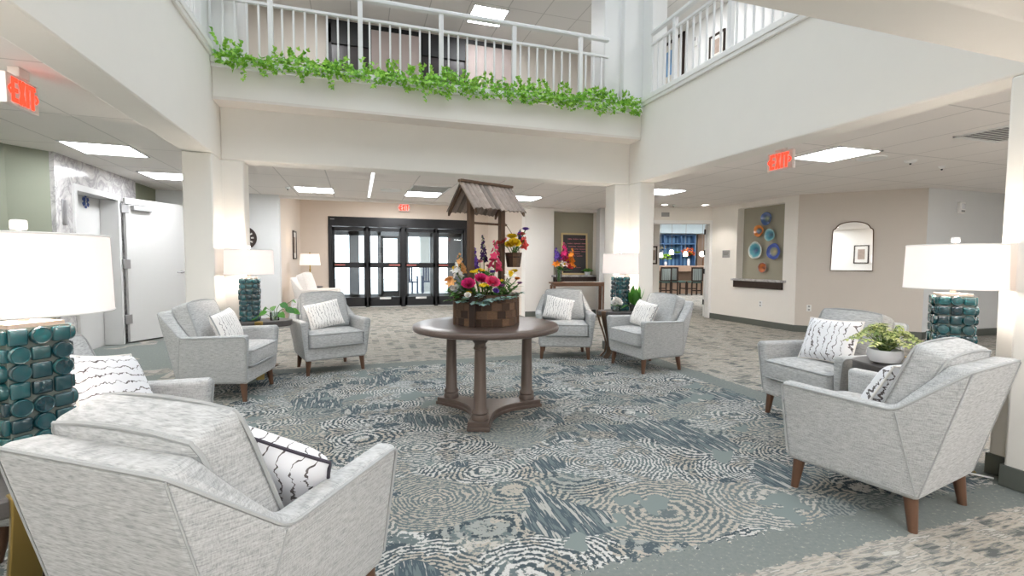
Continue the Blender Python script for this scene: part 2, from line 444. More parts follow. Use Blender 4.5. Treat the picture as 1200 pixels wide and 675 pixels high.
    def build(s, name, mat, parent=None, bevel=0.0, seg=2, smooth=True, loc=None, rot=None, uv=None, recalc=True):
        bmesh.ops.remove_doubles(s.bm, verts=s.bm.verts, dist=1e-5)
        bad = [f for f in s.bm.faces if f.calc_area() < 1e-10]
        if bad: bmesh.ops.delete(s.bm, geom=bad, context='FACES_ONLY')
        if recalc: bmesh.ops.recalc_face_normals(s.bm, faces=s.bm.faces)
        me = bpy.data.meshes.new(name); s.bm.to_mesh(me); s.bm.free()
        for m in (mat if isinstance(mat, (list, tuple)) else [mat]): me.materials.append(m)
        if smooth:
            me.polygons.foreach_set('use_smooth', [True]*len(me.polygons)); me.set_sharp_from_angle(angle=math.radians(38))
        o = bpy.data.objects.new(name, me); COL.objects.link(o)
        if parent is not None: o.parent = parent
        if loc is not None: o.location = loc
        if rot is not None: o.rotation_euler = rot
        if bevel:
            b = o.modifiers.new('bevel', 'BEVEL'); b.width = bevel; b.segments = seg; b.limit_method = 'ANGLE'; b.angle_limit = math.radians(35); b.harden_normals = False
        return o
def thing(name, label, cat, loc=(0, 0, 0), rz=0.0, group=None):
    o = bpy.data.objects.new(name, None); COL.objects.link(o); o.empty_display_size = .1
    o.location = loc; o.rotation_euler = (0, 0, rz); o['label'] = label; o['category'] = cat
    if group: o['group'] = group
    return o
def tag(o, label, cat, group=None, kind=None):
    o['label'] = label; o['category'] = cat
    if group: o['group'] = group
    if kind: o['kind'] = kind
    return o
def struct(o, label=None, cat=None):
    o['kind'] = 'structure'
    if label: o['label'] = label
    if cat: o['category'] = cat
    return o
def copy_thing(root, loc, rz, label, group=None):
    r = root.copy(); COL.objects.link(r); r.location = loc; r.rotation_euler = (0, 0, rz); r['label'] = label
    if group: r['group'] = group
    def rec(src, dst):
        for ch in list(src.children):
            c = ch.copy(); COL.objects.link(c); c.parent = dst; rec(ch, c)
    rec(root, r); return r
def sbox(name, a, b, mat, bevel=0, label=None, cat=None):
    return struct(MB().box2(a, b).build(name, mat, bevel=bevel), label, cat)
# ================================================================== THE SETTING
ZC, ZB, ZS, ZU = 2.36, 2.20, 3.20, 5.30      # lower ceiling, beam underside, ledge top, upper ceiling
XL, XR, YN, YB = -1.30, 3.40, 1.57, 5.55     # atrium inner faces
# floors
struct(MB().box2((-6, -4, -.1), (16, 12.9, 0)).build('floor', m_carpet), 'patterned carpet across the lobby', 'floor')
struct(MB().box2((5, 12.9, -.1), (17, 22, 0)).build('floor', m_carpet), 'patterned carpet of the bar room', 'floor')
struct(MB().box2((-9, 12.9, -.12), (5, 34, -.01)).build('floor', m_pave), 'pale paving beyond the glass doors', 'floor')
# lower ceilings round the atrium
def ceil(a, b, m=None): return sbox('ceiling', a, b, m or m_ceil, label='white tiled ceiling', cat='ceiling')
ceil((-5.0, -4, ZC), (XL-.2, 9.7, ZC+.1)); ceil((XR+.2, -4, ZC), (11, 10.9, ZC+.1))
ceil((XL-.2, YB+.2, ZC), (XR+.2, 9.6, ZC+.1)); ceil((XL-.2, -4, ZC), (XR+.2, YN-.25, ZC+.1))
sbox('ceiling', (XL-.2, 9.6, 2.75), (3.6, 12.95, 2.85), m_wall, label='plain ceiling of the entrance alcove', cat='ceiling')
sbox('trim_1', (XL-.1, 9.52, 2.31), (3.5, 9.62, 2.8), m_wall, label='drop edge above the entrance alcove', cat='trim')
# beams (inner faces of the atrium up to the ledge)
def beam(name, a, b, lab): sbox(name, a, b, m_beam, bevel=.012, label=lab, cat='wall')
beam('wall_left', (XL-.25, YN-.27, ZB), (XL, YB+.25, ZS-.08), 'left atrium beam')
beam('wall_right', (XR, YN-.27, ZB), (XR+.22, YB+.25, ZS-.08), 'right atrium beam')
beam('wall_front', (XL, YN-.27, ZB), (XR, YN, ZS-.08), 'near atrium beam')
beam('wall_back', (XL, YB, ZB), (XR, YB+.25, 2.74), 'back atrium beam under the planter ledge')
sbox('trim_2', (XL, YB-.25, 2.74), (XR, YB-.20, 3.03), m_beam, bevel=.008, label='planter ledge front', cat='trim')
sbox('trim_3', (XL, YB-.25, 2.72), (XR, YB+.25, 2.76), m_soff, label='planter ledge underside', cat='trim')
t3 = MB(); t3.box2((XL, YB-.275, 3.02), (XR, YB-.19, 3.055)); t3.box2((XL, YB-.29, 3.055), (XR, YB-.19, 3.11))
struct(t3.build('trim_4', m_trim, bevel=.006), 'white moulding along the planter ledge', 'trim')
sbox('trim_5', (XL, YB-.2, 2.85), (XR, YB+.2, 3.04), plain('potting_soil', (70, 58, 48), .9), label='soil bed of the planter ledge', cat='trim')
for nm, x0, x1, xi in (('trim_6', XR, XR+.22, XR-.02), ('trim_7', XL-.25, XL, XL+.02)):
    t = MB(); t.box2((min(xi, x0), YN-.27, 3.12), (max(xi, x1), YB-.27, 3.16)); t.box2((min(xi, x0)-.01, YN-.27, 3.16), (max(xi, x1)+.01, YB-.27, 3.22))
    struct(t.build(nm, m_trim, bevel=.006), 'white cap along the gallery edge', 'trim')
# corner columns, L shaped
def col(poly, z0, z1, lab, mat=m_beam):
    z1 = ZB if z1 < 3 else z1
    struct(MB().prism(poly, z0, z1).build('column', mat, bevel=.014, seg=3), lab, 'column')
col([(XL-.25, YB+.25), (XL-.25, YB-.32), (XL, YB-.32), (XL, YB), (XL+.2, YB), (XL+.2, YB+.25)], 0, ZB+.02, 'left back corner column of the atrium')
col([(XR+.22, YB+.25), (XR-.21, YB+.25), (XR-.21, YB), (XR, YB), (XR, YB-.25), (XR+.22, YB-.25)], 0, ZB+.02, 'right back corner column of the atrium')
col([(XR+.22, YN-.27), (XR+.22, 1.70), (XR, 1.70), (XR, YN), (XR-.13, YN), (XR-.13, YN-.27)], 0, ZB+.02, 'near right corner column of the atrium')
col([(XL-.25, YN-.27), (XL+.13, YN-.27), (XL+.13, YN), (XL, YN), (XL, 1.70), (XL-.25, 1.70)], 0, ZB+.02, 'near left corner column of the atrium')
col([(2.99, 5.52), (3.22, 5.52), (3.22, 5.44), (3.5, 5.44), (3.5, 5.25), (3.72, 5.25), (3.72, 5.9), (2.99, 5.9)], 3.03, ZU, 'upper gallery column at the right corner', m_trim)
col([(-1.55, 5.25), (-1.36, 5.25), (-1.36, 5.46), (-1.10, 5.46), (-1.10, 5.9), (-1.55, 5.9)], 3.03, ZU, 'upper gallery column at the left corner', m_trim)
def bboard(poly, lab):
    b = MB(); b.prism(poly, 0, .115); struct(b.build('baseboard', m_base, bevel=.004), lab, 'baseboard')
bboard([(XR+.23, YN-.28), (XR+.23, 1.71), (XR-.012, 1.71), (XR-.012, YN+.012), (XR-.142, YN+.012), (XR-.142, YN-.28)], 'dark baseboard round the near right column')
bboard([(XR+.23, YB+.26), (XR-.222, YB+.26), (XR-.222, YB-.012), (XR-.012, YB-.012), (XR-.012, YB-.262), (XR+.23, YB-.262)], 'dark baseboard round the right back column')
bboard([(XL-.262, YB+.26), (XL-.262, YB-.332), (XL+.012, YB-.332), (XL+.012, YB-.012), (XL+.212, YB-.012), (XL+.212, YB+.26)], 'dark baseboard round the left back column')
# upper floor, gallery walls, upper ceiling and skylight
for a, b in (((-3.8, -1.2, 2.5), (XL-.02, 9.0, 2.9)), ((XR+.02, -1.2, 2.5), (5.8, 9.0, 2.9)), ((XL-.1, YB+.02, 2.78), (XR+.1, 9.0, 2.9)), ((XL-.1, -1.2, 2.5), (XR+.1, YN-.1, 2.9))):
    sbox('floor', a, b, plain('gallery_floor', (160, 158, 150), .9), label='upper gallery floor', cat='floor')
sbox('wall_back', (-3.8, 8.85, 2.9), (5.8, 9.0, ZU), m_taupe, label='upper gallery back wall', cat='wall')
sbox('wall_right', (5.6, -1.2, 2.9), (5.8, 8.85, ZU), m_trim, label='upper gallery right wall', cat='wall')
sbox('wall_left', (-3.8, -1.2, 2.9), (-3.6, 8.85, ZU), m_wall, label='upper gallery left wall', cat='wall')
sbox('wall_front', (-3.6, -1.2, 2.9), (5.6, -1.0, ZU), m_wall, label='upper gallery near wall', cat='wall')
for a, b in (((-3.8, -1.2, ZU), (XL, 9.0, ZU+.1)), ((XR, -1.2, ZU), (5.8, 9.0, ZU+.1)), ((XL, YB-.1, ZU), (XR, 9.0, ZU+.1)), ((XL, -1.2, ZU), (XR, YN, ZU+.1))):
    sbox('ceiling', a, b, m_ceil2, label='upper tiled ceiling', cat='ceiling')
w = MB()
w.box2((XL-.1, YN-.1, ZU+.1), (XL, YB, ZU+.7)); w.box2((XR, YN-.1, ZU+.1), (XR+.1, YB, ZU+.7)); w.box2((XL, YB-.1, ZU+.1), (XR, YB, ZU+.7)); w.box2((XL, YN-.1, ZU+.1), (XR, YN, ZU+.7))
struct(w.build('wall_skylight', m_trim), 'white skylight shaft', 'wall')
sk = MB()
for i in range(5): x = XL+(XR-XL)*i/4; sk.box2((x-.03, YN, ZU+.66), (x+.03, YB, ZU+.74))
for j in range(4): y = YN+(YB-YN)*j/3; sk.box2((XL, y-.03, ZU+.66), (XR, y+.03, ZU+.74))
wi = struct(sk.build('window_1', m_trim), 'skylight over the atrium', 'window')
MB().box2((XL, YN, ZU+.695), (XR, YB, ZU+.705)).build('pane', m_glass, wi)
# lower walls : left side
sbox('wall_left', (-5.0, -4, 0), (-3.42, 6.3, ZC), m_sage, label='sage green wall on the left', cat='wall')
struct(MB().prism([(-3.42, 6.3), (-3.16, 6.62), (-3.36, 6.8), (-3.6, 6.5)], 0, ZC).build('wall_left', m_sage), 'sage green wall return beside the marble', 'wall')
mb = MB()
mb.box2((-3.5, 6.58, 0), (-3.15, 6.90, ZC)); mb.box2((-3.5, 8.03, 0), (-3.15, 8.6, ZC)); mb.box2((-3.5, 6.90, 2.06), (-3.15, 8.03, ZC))
struct(mb.build('wall_left', m_marble, bevel=.006), 'grey marble surround of the lift lobby', 'wall')
sbox('wall_left', (-3.5, 8.6, 0), (-3.2, 9.5, ZC), plain('dark_sage_paint', (128, 132, 112), .8), label='dark sage wall behind the open door', cat='wall')
sbox('wall_left', (-3.62, 6.6, 0), (-3.34, 8.02, 2.3), m_door, label='white lift door in its recess', cat='wall')
fr = MB(); fr.box2((-3.34, 6.90, 0), (-3.12, 6.96, 2.0)); fr.box2((-3.34, 7.97, 0), (-3.12, 8.03, 2.0)); fr.box2((-3.34, 6.90, 2.0), (-3.12, 8.03, 2.07))
struct(fr.build('trim_8', m_door, bevel=.006), 'white steel door frame in the marble', 'trim')
# back left white walls, alcove
sbox('wall_back', (-3.5, 9.5, 0), (XL-.03, 9.65, ZC), m_cool, label='pale wall with the round clock', cat='wall')
m_alc = plain('alcove_paint', (226, 214, 202), .8, var=.015)
sbox('wall_left', (XL-.15, 9.65, 0), (XL-.03, 12.8, 2.75), m_alc, label='left side wall of the entrance alcove', cat='wall')
sbox('wall_right', (3.43, 9.95, 0), (3.55, 12.8, 2.75), m_alc, label='right side wall of the entrance alcove', cat='wall')
dx0, dx1, dzt = -.69, 2.86, 2.30
wb = MB(); wb.box2((XL-.15, 12.8, 0), (dx0, 12.95, 2.75)); wb.box2((dx1, 12.8, 0), (3.55, 12.95, 2.75)); wb.box2((dx0, 12.8, dzt), (dx1, 12.95, 2.75))
struct(wb.build('wall_back', m_alc), 'wall round the glass entrance doors', 'wall')
# niche wall behind the console table
nb = MB(); nb.box2((3.43, 9.7, 0), (4.08, 9.95, ZC)); nb.box2((5.14, 9.7, 0), (5.9, 9.95, ZC)); nb.box2((4.08, 9.7, 0), (5.14, 9.95, .87)); nb.box2((4.08, 9.7, 2.30), (5.14, 9.95, ZC))
struct(nb.build('wall_back', m_wall, bevel=.008), 'wall with the chalkboard niche', 'wall')
sbox('wall_back', (4.06, 9.90, .8), (5.16, 9.97, ZC), m_niche, label='olive grey back of the chalkboard niche', cat='wall')
sbox('trim_10', (4.04, 9.64, .86), (5.18, 9.93, .90), m_marble, bevel=.006, label='marble sill of the chalkboard niche', cat='trim')
sbox('trim_11', (4.08, 9.66, .70), (5.14, 9.70, .86), m_dark, bevel=.004, label='dark band under the chalkboard niche', cat='trim')
# bar room entrance, set square to the view diagonal
BR = Matrix.Translation(V(0, 10.25)) @ Matrix.Rotation(-YAW, 4, 'Z')
def bstruct(name, boxes, mat, lab, cat, bevel=.0):
    m = MB()
    for a, b in boxes:
        m.box([(a[i]+b[i])/2 for i in range(3)], [abs(b[i]-a[i]) for i in range(3)], M=BR)
    return struct(m.build(name, mat, bevel=bevel), lab, cat)
bstruct('wall_right', [((4.26, 0, 0), (4.40, .16, ZC)), ((2.0, 0, 2.03), (4.26, .16, ZC)), ((2.0, 0, 0), (2.62, .16, 2.03))], m_wall, 'wall over the bar room doorway', 'wall', .006)
bstruct('trim_12', [((4.21, -.02, 0), (4.31, .18, 2.08)), ((2.6, -.02, 2.02), (4.31, .18, 2.09)), ((2.58, -.02, 0), (2.66, .18, 2.08))], m_trim, 'white casing of the bar room doorway', 'trim', .006)
bstruct('wall_left', [((2.45, .16, 0), (2.62, .2, 2.4)), ((3.40, 1.05, 0), (3.46, 3.0, 2.42)), ((2.6, 1.0, 0), (3.46, 1.05, 2.42))], m_wall, 'left wall inside the bar room', 'wall')
bstruct('wall_back', [((2.0, 9.6, 0), (9, 9.75, 3.2))], m_cool, 'pale back wall of the bar room', 'wall')
bstruct('wall_right', [((9, 0, 0), (9.2, 9.75, 3.2)), ((4.4, .05, 0), (9, .16, 3.2))], m_cool, 'far side wall of the bar room', 'wall')
bstruct('wall_left', [((1.9, .16, 0), (2.0, 9.7, 3.2))], m_cool, 'hidden side wall of the bar room', 'wall')
bstruct('ceiling', [((1.9, .16, 2.42), (9.2, 5.0, 2.5)), ((1.9, 5.0, 3.0), (9.2, 9.75, 3.1)), ((1.9, 4.95, 2.42), (9.2, 5.05, 3.05))], m_wall, 'white ceiling of the bar room', 'ceiling')
bstruct('wall_back', [((2.9, 8.9, 2.36), (8.9, 9.6, 2.9))], plain('pale_blue_soffit', (206, 224, 232), .6), 'pale blue soffit over the bar shelves', 'wall')
bstruct('wall_back', [((7.62, 9.45, 0), (7.95, 9.6, 2.36))], m_tanp, 'tan panel beside the bar shelves', 'wall')
# right hand walls with the plate niche and the mirror
nx = 7.2
nb = MB(); nb.box2((nx, 7.72, 0), (nx+.3, 8.5, ZC)); nb.box2((nx, 6.35, 0), (nx+.3, 6.62, ZC)); nb.box2((nx, 6.62, 0), (nx+.3, 7.72, .86)); nb.box2((nx, 6.62, 2.26), (nx+.3, 7.72, ZC))
struct(nb.build('wall_right', m_wall, bevel=.006), 'wall with the niche of glass plates', 'wall')
sbox('wall_right', (nx+.16, 6.6, .8), (nx+.3, 7.74, 2.3), m_niche, label='olive grey back of the plate niche', cat='wall')
sbox('trim_13', (nx-.06, 6.54, .84), (nx+.18, 7.80, .88), m_marble, bevel=.006, label='marble sill of the plate niche', cat='trim')
sbox('trim_14', (nx-.035, 6.60, .71), (nx, 7.76, .84), m_dark, bevel=.004, label='dark band under the plate niche', cat='trim')
c0, c1, c2, c3 = Vector((7.2, 6.36)), Vector((8.42, 5.12)), Vector((10.6, 5.12)), Vector((10.6, -4))
def wallseg(name, a, b, mat, lab, h=ZC):
    d = (b-a).normalized(); n = Vector((-d.y, d.x))*.15
    struct(MB().prism([tuple(a), tuple(b), tuple(b+n), tuple(a+n)], 0, h).build(name, mat), lab, 'wall')
    n2 = Vector((d.y, -d.x))*.014
    struct(MB().prism([tuple(a), tuple(b), tuple(b+n2), tuple(a+n2)], 0, .115).build('baseboard_right', m_base), 'dark baseboard', 'baseboard')
wallseg('wall_right', c0, c1, m_taupe, 'taupe wall with the arched mirror')
wallseg('wall_right', c1, c2, m_cool, 'pale grey wall with the alarm')
wallseg('wall_right', c2, c3, m_cool, 'right outer wall')
sbox('baseboard_right', (nx-.014, 6.36, 0), (nx, 8.45, .115), m_base, label='dark baseboard under the plate niche', cat='baseboard')
sbox('baseboard_back', (3.43, 9.686, 0), (5.9, 9.7, .115), m_base, label='dark baseboard under the chalkboard niche', cat='baseboard')
sbox('baseboard_back', (-3.2, 9.486, 0), (XL-.03, 9.5, .115), m_base, label='dark baseboard under the clock', cat='baseboard')
sbox('wall_front', (-5.0, -2.6, 0), (10.8, -2.4, ZC), m_wall, label='wall behind the viewer', cat='wall')
# ---------------------------------------------------------------- entrance sliding doors
dr = struct(bpy.data.objects.new('door_1', None), 'black framed automatic glass entrance doors', 'door'); COL.objects.link(dr); dr.location = (0, 12.78, 0)
f = MB(); f.box2((dx0, 0, 2.06), (dx1, .16, 2.30)); f.build('header', m_black, dr, .006)
f = MB(); f.box2((dx0, 0, 0), (dx0+.09, .14, 2.06)); f.box2((dx1-.09, 0, 0), (dx1, .14, 2.06)); f.box2((1.08, .035, 0), (1.20, .085, 2.06)); f.box2((.19, .045, 0), (.29, .10, 2.06)); f.box2((1.95, .045, 0), (2.05, .10, 2.06)); f.build('frame', m_black, dr, .004)
MB().box2((1.02, -.03, 2.11), (1.24, .0, 2.16)).build('sensor', m_ink, dr, .006)
MB().box2((-.64, -.006, 2.22), (-.54, .0, 2.245)).build('maker_plate', m_greypl, dr)
xs = [(-.60, .22), (.26, 1.10), (1.18, 1.98), (2.02, 2.77)]
for i, (a, b) in enumerate(xs):
    p = MB()
    p.box2((a, .03, .02), (a+.06, .09, 2.04)); p.box2((b-.06, .03, .02), (b, .09, 2.04)); p.box2((a, .03, 1.95), (b, .09, 2.04)); p.box2((a, .03, 1.02), (b, .09, 1.15)); p.box2((a, .03, .02), (b, .09, .26))
    pp = p.build('door_panel', m_black, dr, .004)
    g = MB(); g.box2((a+.05, .055, .24), (b-.05, .062, 1.97)); g.build('pane', m_glass, pp)
    MB().box2((a+.05 if i != 1 else b-.32, .024, 1.075), (a+.30 if i != 1 else b-.04, .03, 1.10)).build('sticker', plain('red_sticker', (214, 120, 112), .6), pp)
    if i in (1, 2): MB().box2((a+.28 if i == 1 else a+.28, .024, .20), (a+.56, .03, .25)).build('sticker', m_whitepl, pp)
# vestibule and outer storefront
sbox('wall_left', (XL-.2, 12.95, 0), (XL-.05, 16.0, 2.7), m_cool, label='vestibule left wall', cat='wall')
sbox('wall_right', (3.6, 12.95, 0), (3.75, 16.0, 2.7), m_cool, label='vestibule right wall', cat='wall')
sbox('ceiling', (XL-.2, 12.95, 2.45), (3.75, 16.2, 2.6), m_wall, label='vestibule ceiling', cat='ceiling')
dr2 = struct(bpy.data.objects.new('door_2', None), 'outer grey framed glass doors of the vestibule', 'door'); COL.objects.link(dr2); dr2.location = (0, 16.0, 0)
m_grey = plain('grey_aluminium', (118, 122, 128), .45, .3)
f = MB()
for a, b in ((-1.3, -.95), (-.25, .05), (.62, .72), (1.32, 1.6), (2.3, 2.42), (2.9, 3.6)): f.box2((a, 0, 0), (b, .12, 2.45))
f.box2((-1.3, 0, 2.0), (3.6, .12, 2.45)); f.box2((-1.3, 0, 0), (3.6, .12, .12)); f.build('frame', m_grey, dr2, .004)
MB().box2((-1.2, .05, .1), (3.5, .06, 2.02)).build('pane', m_glass, dr2)
f = MB(); f.box2((.72, -.02, 0), (.80, .08, 2.0)); f.box2((1.24, -.02, 0), (1.32, .08, 2.0)); f.box2((.72, -.02, 1.92), (1.32, .08, 2.0)); f.box2((.72, -.02, 0), (1.32, .08, .22)); f.build('door_panel', m_black, dr2, .004)
for i, x in enumerate((-1.5, 2.35)):
    struct(MB().box2((x, 19.0, 0), (x+.45, 19.45, 3.2)).build('column', m_pave), 'pale porch post outside', 'column')
sbox('ceiling', (-6, 16.2, 2.9), (6, 19.8, 3.1), m_wall, label='porch roof outside', cat='ceiling')
# fire door standing open beside the marble
hx, hy, ex, ey = -3.10, 8.06, -2.62, 8.86
dd = Vector((ex-hx, ey-hy)); ang = math.atan2(dd.y, dd.x); L = dd.length
d3 = struct(bpy.data.objects.new('door_3', None), 'white fire door standing open beside the marble', 'door'); COL.objects.link(d3); d3.location = (hx, hy, 0); d3.rotation_euler = (0, 0, ang)
MB().box2((.01, -.022, .02), (L, .022, 2.05)).build('door_leaf', m_door, d3, .004)
for z in (.28, 1.06, 1.84):
    MB().box2((-.05, -.03, z), (.05, .0265, z+.13)).build('hinge', m_steel, d3, .004)
k = MB(); k.box2((.08, -.085, 1.88), (.36, -.022, 1.95)); k.box2((-.06, -.07, 1.955), (.30, -.045, 1.97)); k.build('door_closer', m_greypl, d3, .008)
hd = MB(); hd.lathe([(.026, 0), (.026, .012), (.012, .014), (.012, .05)], 14, M=Matrix.Translation((L-.08, -.022, 1.0)) @ Matrix.Rotation(PI/2, 4, 'X'))
hd.tube([(L-.08, -.07, 1.0), (L-.13, -.07, 1.0), (L-.19, -.065, .995)], .010); hd.build('door_handle', m_steel, d3)
# bar room door leaf folded inward
d4 = struct(bpy.data.objects.new('door_4', None), 'white bar room door folded inward with dark hinges', 'door'); COL.objects.link(d4); d4.location = BR @ Vector((4.20, .10, 0)); d4.rotation_euler = (0, 0, -YAW-.41)
MB().box2((-.05, .04, .02), (-.005, .95, 2.0)).build('door_leaf', m_door, d4, .004)
for z in (.28, .95, 1.35, 1.80): MB().box2((-.062, .02, z), (-.03, .05, z+.11)).build('hinge', m_ink, d4)
# ================================================================== FURNITURE
GCH = 'grey armchairs round the seating circle'
def make_chair(label, fab, cush, pipem, legm, group):
    t = thing('armchair', label, 'armchair', group=group)
    A, B, Cc, D, E_ = (.315, .31, .15), (.362, .33, .565), (.366, -.175, .553), (.268, -.40, .755), (.287, -.245, .15)
    Bi, Ci, Di, Bd, Cd = (.282, .33, .565), (.281, -.145, .553), (.242, -.30, .755), (.282, .315, .28), (.28, -.125, .28)
    R = [A, B, Cc, D, E_, Bi, Ci, Di, Bd, Cd]; Lm = [(-x, y, z) for x, y, z in R]
    vs = R+Lm; a, b, c, d, e, bi, ci, di, bd, cd = range(10)
    fs = []
    for o in (0, 10):
        fs += [(a+o, e+o, c+o, b+o), (e+o, d+o, c+o), (b+o, c+o, ci+o, bi+o), (c+o, d+o, di+o, ci+o), (bd+o, bi+o, ci+o, cd+o), (cd+o, ci+o, di+o)]
    o = 10
    fs += [(a, b, bi, bd, bd+o, bi+o, b+o, a+o), (bd, cd, cd+o, bd+o), (cd, di, di+o, cd+o), (d, d+o, di+o, di), (e, e+o, d+o, d), (a, e, e+o, a+o)]
    m = MB(); m.add(vs, fs)
    fr_ = m.build('frame', fab, t, .022, 4)
    # welt cord following the outer edge of arms and back
    def off(p, dz=-.006): return (p[0]*.992, p[1], p[2]+dz)
    loop = [(.316, .309, .19), (.340, .321, .40), off(B, -.012), off(Cc, -.008), (D[0], D[1]+.004, D[2]-.008)]
    loop = loop+[(-x, y, z) for x, y, z in loop[::-1]]
    pp = MB(); 
    pts = []
    for i, p in enumerate(loop):
        P = Vector(p)
        if 0 < i < len(loop)-1:
            q0, q1 = Vector(loop[i-1]), Vector(loop[i+1])
            r = .035; pa = P+(q0-P).normalized()*r; pb = P+(q1-P).normalized()*r
            for k in range(5):
                s = k/4; pts.append(pa*(1-s)**2+P*2*s*(1-s)+pb*s*s)
        else: pts.append(P)
    pp.tube(pts, .0055, 6)
    for sx in (1, -1):
        pp.tube([(sx*.363, -.178, .54), (sx*.29, -.240, .17)], .003, 5)
        pp.tube([(sx*.266, -.395, .738), (sx*.284, -.248, .17)], .003, 5)
    pp.build('piping', pipem, fr_)
    s = MB(); s.rbox((0, .115, .362), (.555, .47, .155), .04, (0, 0, .022), 10); sc_ = s.build('seat_cushion', cush, t)
    def rect_loop(x, y0, y1, z, r=.03):
        P = []
        for cx, cy, a0 in ((x-r, y1-r, 0), (-x+r, y1-r, 90), (-x+r, y0+r, 180), (x-r, y0+r, 270)):
            for k in range(4): an = math.radians(a0+30*k); P.append((cx+r*math.cos(an), cy+r*math.sin(an), z))
        return P
    q = MB(); q.tube(rect_loop(.276, -.115, .347, .425), .006, 6, True); q.tube(rect_loop(.276, -.115, .347, .300), .006, 6, True); q.build('piping', pipem, sc_)
    # loose back cushion, narrower at the top, leaning on the frame
    Mb = Matrix.Translation((0, -.112, .43)) @ Matrix.Rotation(math.radians(20), 4, 'X')
    k = MB(); k.rbox((0, 0, .20), (.53, .14, .40), .032, (0, .02, 0), 10)
    for v in k.bm.verts:
        v.co.x *= 1-.10*max(0, min(1, v.co.z/.40)); v.co.z += .010*(1-(v.co.x/.27)**2)*max(0, v.co.z/.40)
        v.co = Mb @ v.co
    bc = k.build('back_cushion', cush, t)
    q = MB()
    for yy in (.060, -.060):
        P = [(.262, yy, .03), (.258, yy, .1), (.247, yy, .30), (.238, yy, .365), (.222, yy, .392), (.12, yy, .405), (0, yy, .409)]
        P = P+[(-x, y, z) for x, y, z in P[::-1][1:]]
        q.tube([Mb @ Vector(p) for p in P], .006, 6)
    q.build('piping', pipem, bc)
    for sx, sy, hx_, hy_ in ((.275, .265, .012, .015), (-.275, .265, -.012, .015), (.245, -.205, .012, -.02), (-.245, -.205, -.012, -.02)):
        l = MB(); n = 14; vs = []; 
        for r, z, k2 in ((.018, 0, 1), (.029, .158, 0)):
            for i in range(n): an = 2*PI*i/n; vs.append((sx+hx_*k2+r*math.cos(an), sy+hy_*k2+r*math.sin(an), z))
        fs = [(i, (i+1) % n, n+(i+1) % n, n+i) for i in range(n)]+[tuple(range(n))[::-1], tuple(range(n, 2*n))]
        l.add(vs, fs); l.build('leg', legm, t)
    return t
def face(dx, dy): return math.atan2(-dx, dy)     # local +Y is the front
CH = [  # x, y, facing, label
    (-1.13, 4.79, (.98, -.20), 'grey armchair angled beside the left back column lamp'),
    (-.32, 5.62, (.33, -.94), 'grey armchair in front of the cream armchair and glass doors'),
    (2.50, 5.57, (-.36, -.93), 'grey armchair in front of the wooden console table'),
    (3.14, 4.66, (-1, -.06), 'grey armchair between the right back lamp and bar room doorway'),
    (3.36, 2.64, (-1, .02), 'grey armchair facing left behind the fern bowl'),
    (2.528, 1.673, (-.189, .982), 'grey armchair seen from behind beside the near right column'),
    (-.362, 1.57, (.572, .82), 'large grey armchair with its back to the viewer'),
    (-1.10, 2.56, (.995, -.10), 'grey armchair half hidden by the largest table lamp'),
]
chairs = []
c0_ = make_chair(CH[0][3], m_fab, m_fab, m_pipe, m_leg, GCH)
for i, (x, y, f_, lab) in enumerate(CH):
    if i == 0: c0_.location = (x, y, 0); c0_.rotation_euler = (0, 0, face(*f_)); chairs.append(c0_)
    else: chairs.append(copy_thing(c0_, (x, y, 0), face(*f_), lab, GCH))
cr = make_chair('cream high-backed armchair beside the alcove lamp', m_cream, m_cream, m_cream, m_leg, None)
cr.location = (-.74, 9.85, 0); cr.rotation_euler = (0, 0, face(.97, -.25)); cr.scale = (1, 1, 1.16)
# ---- throw pillows
def pillow_mesh(name, w, h, th, mat, parent=None):
    n = 14; m = MB(); vs, fs, uvs = [], [], []
    for sg in (1, -1):
        o = len(vs)
        for j in range(n+1):
            for i in range(n+1):
                u, v = -1+2*i/n, -1+2*j/n
                x = w/2*u*(1-.07*(1-v*v)*abs(u)**3); z = h/2*v*(1-.07*(1-u*u)*abs(v)**3)
                y = th/2*(max(0, (1-u**4)*(1-v**4)))**.55
                vs.append((x, sg*y, z)); uvs.append((u*.5+.5, v*.5+.5))
        for j in range(n):
            for i in range(n):
                q = (o+j*(n+1)+i, o+j*(n+1)+i+1, o+(j+1)*(n+1)+i+1, o+(j+1)*(n+1)+i)
                fs.append(q if sg < 0 else q[::-1])
    me = bpy.data.meshes.new(name); me.from_pydata(vs, [], fs); ul = me.uv_layers.new(name='UVMap')
    for lp in me.loops: ul.data[lp.index].uv = uvs[lp.vertex_index]
    me.materials.append(mat); me.polygons.foreach_set('use_smooth', [True]*len(me.polygons))
    o = bpy.data.objects.new(name, me); COL.objects.link(o); return o
def cord(w, h):
    m = MB(); P = []
    n = 10
    for k in range(4*n):
        s = k//n; f = -1+2*(k % n)/n
        u, v = ((f, -1), (1, f), (-f, 1), (-1, -f))[s]
        P.append((w/2*u*(1-.07*(1-v*v)), 0, h/2*v*(1-.07*(1-u*u))))
    m.tube(P, .0055, 6, True); return m
GP = 'printed throw pillows on the armchairs'
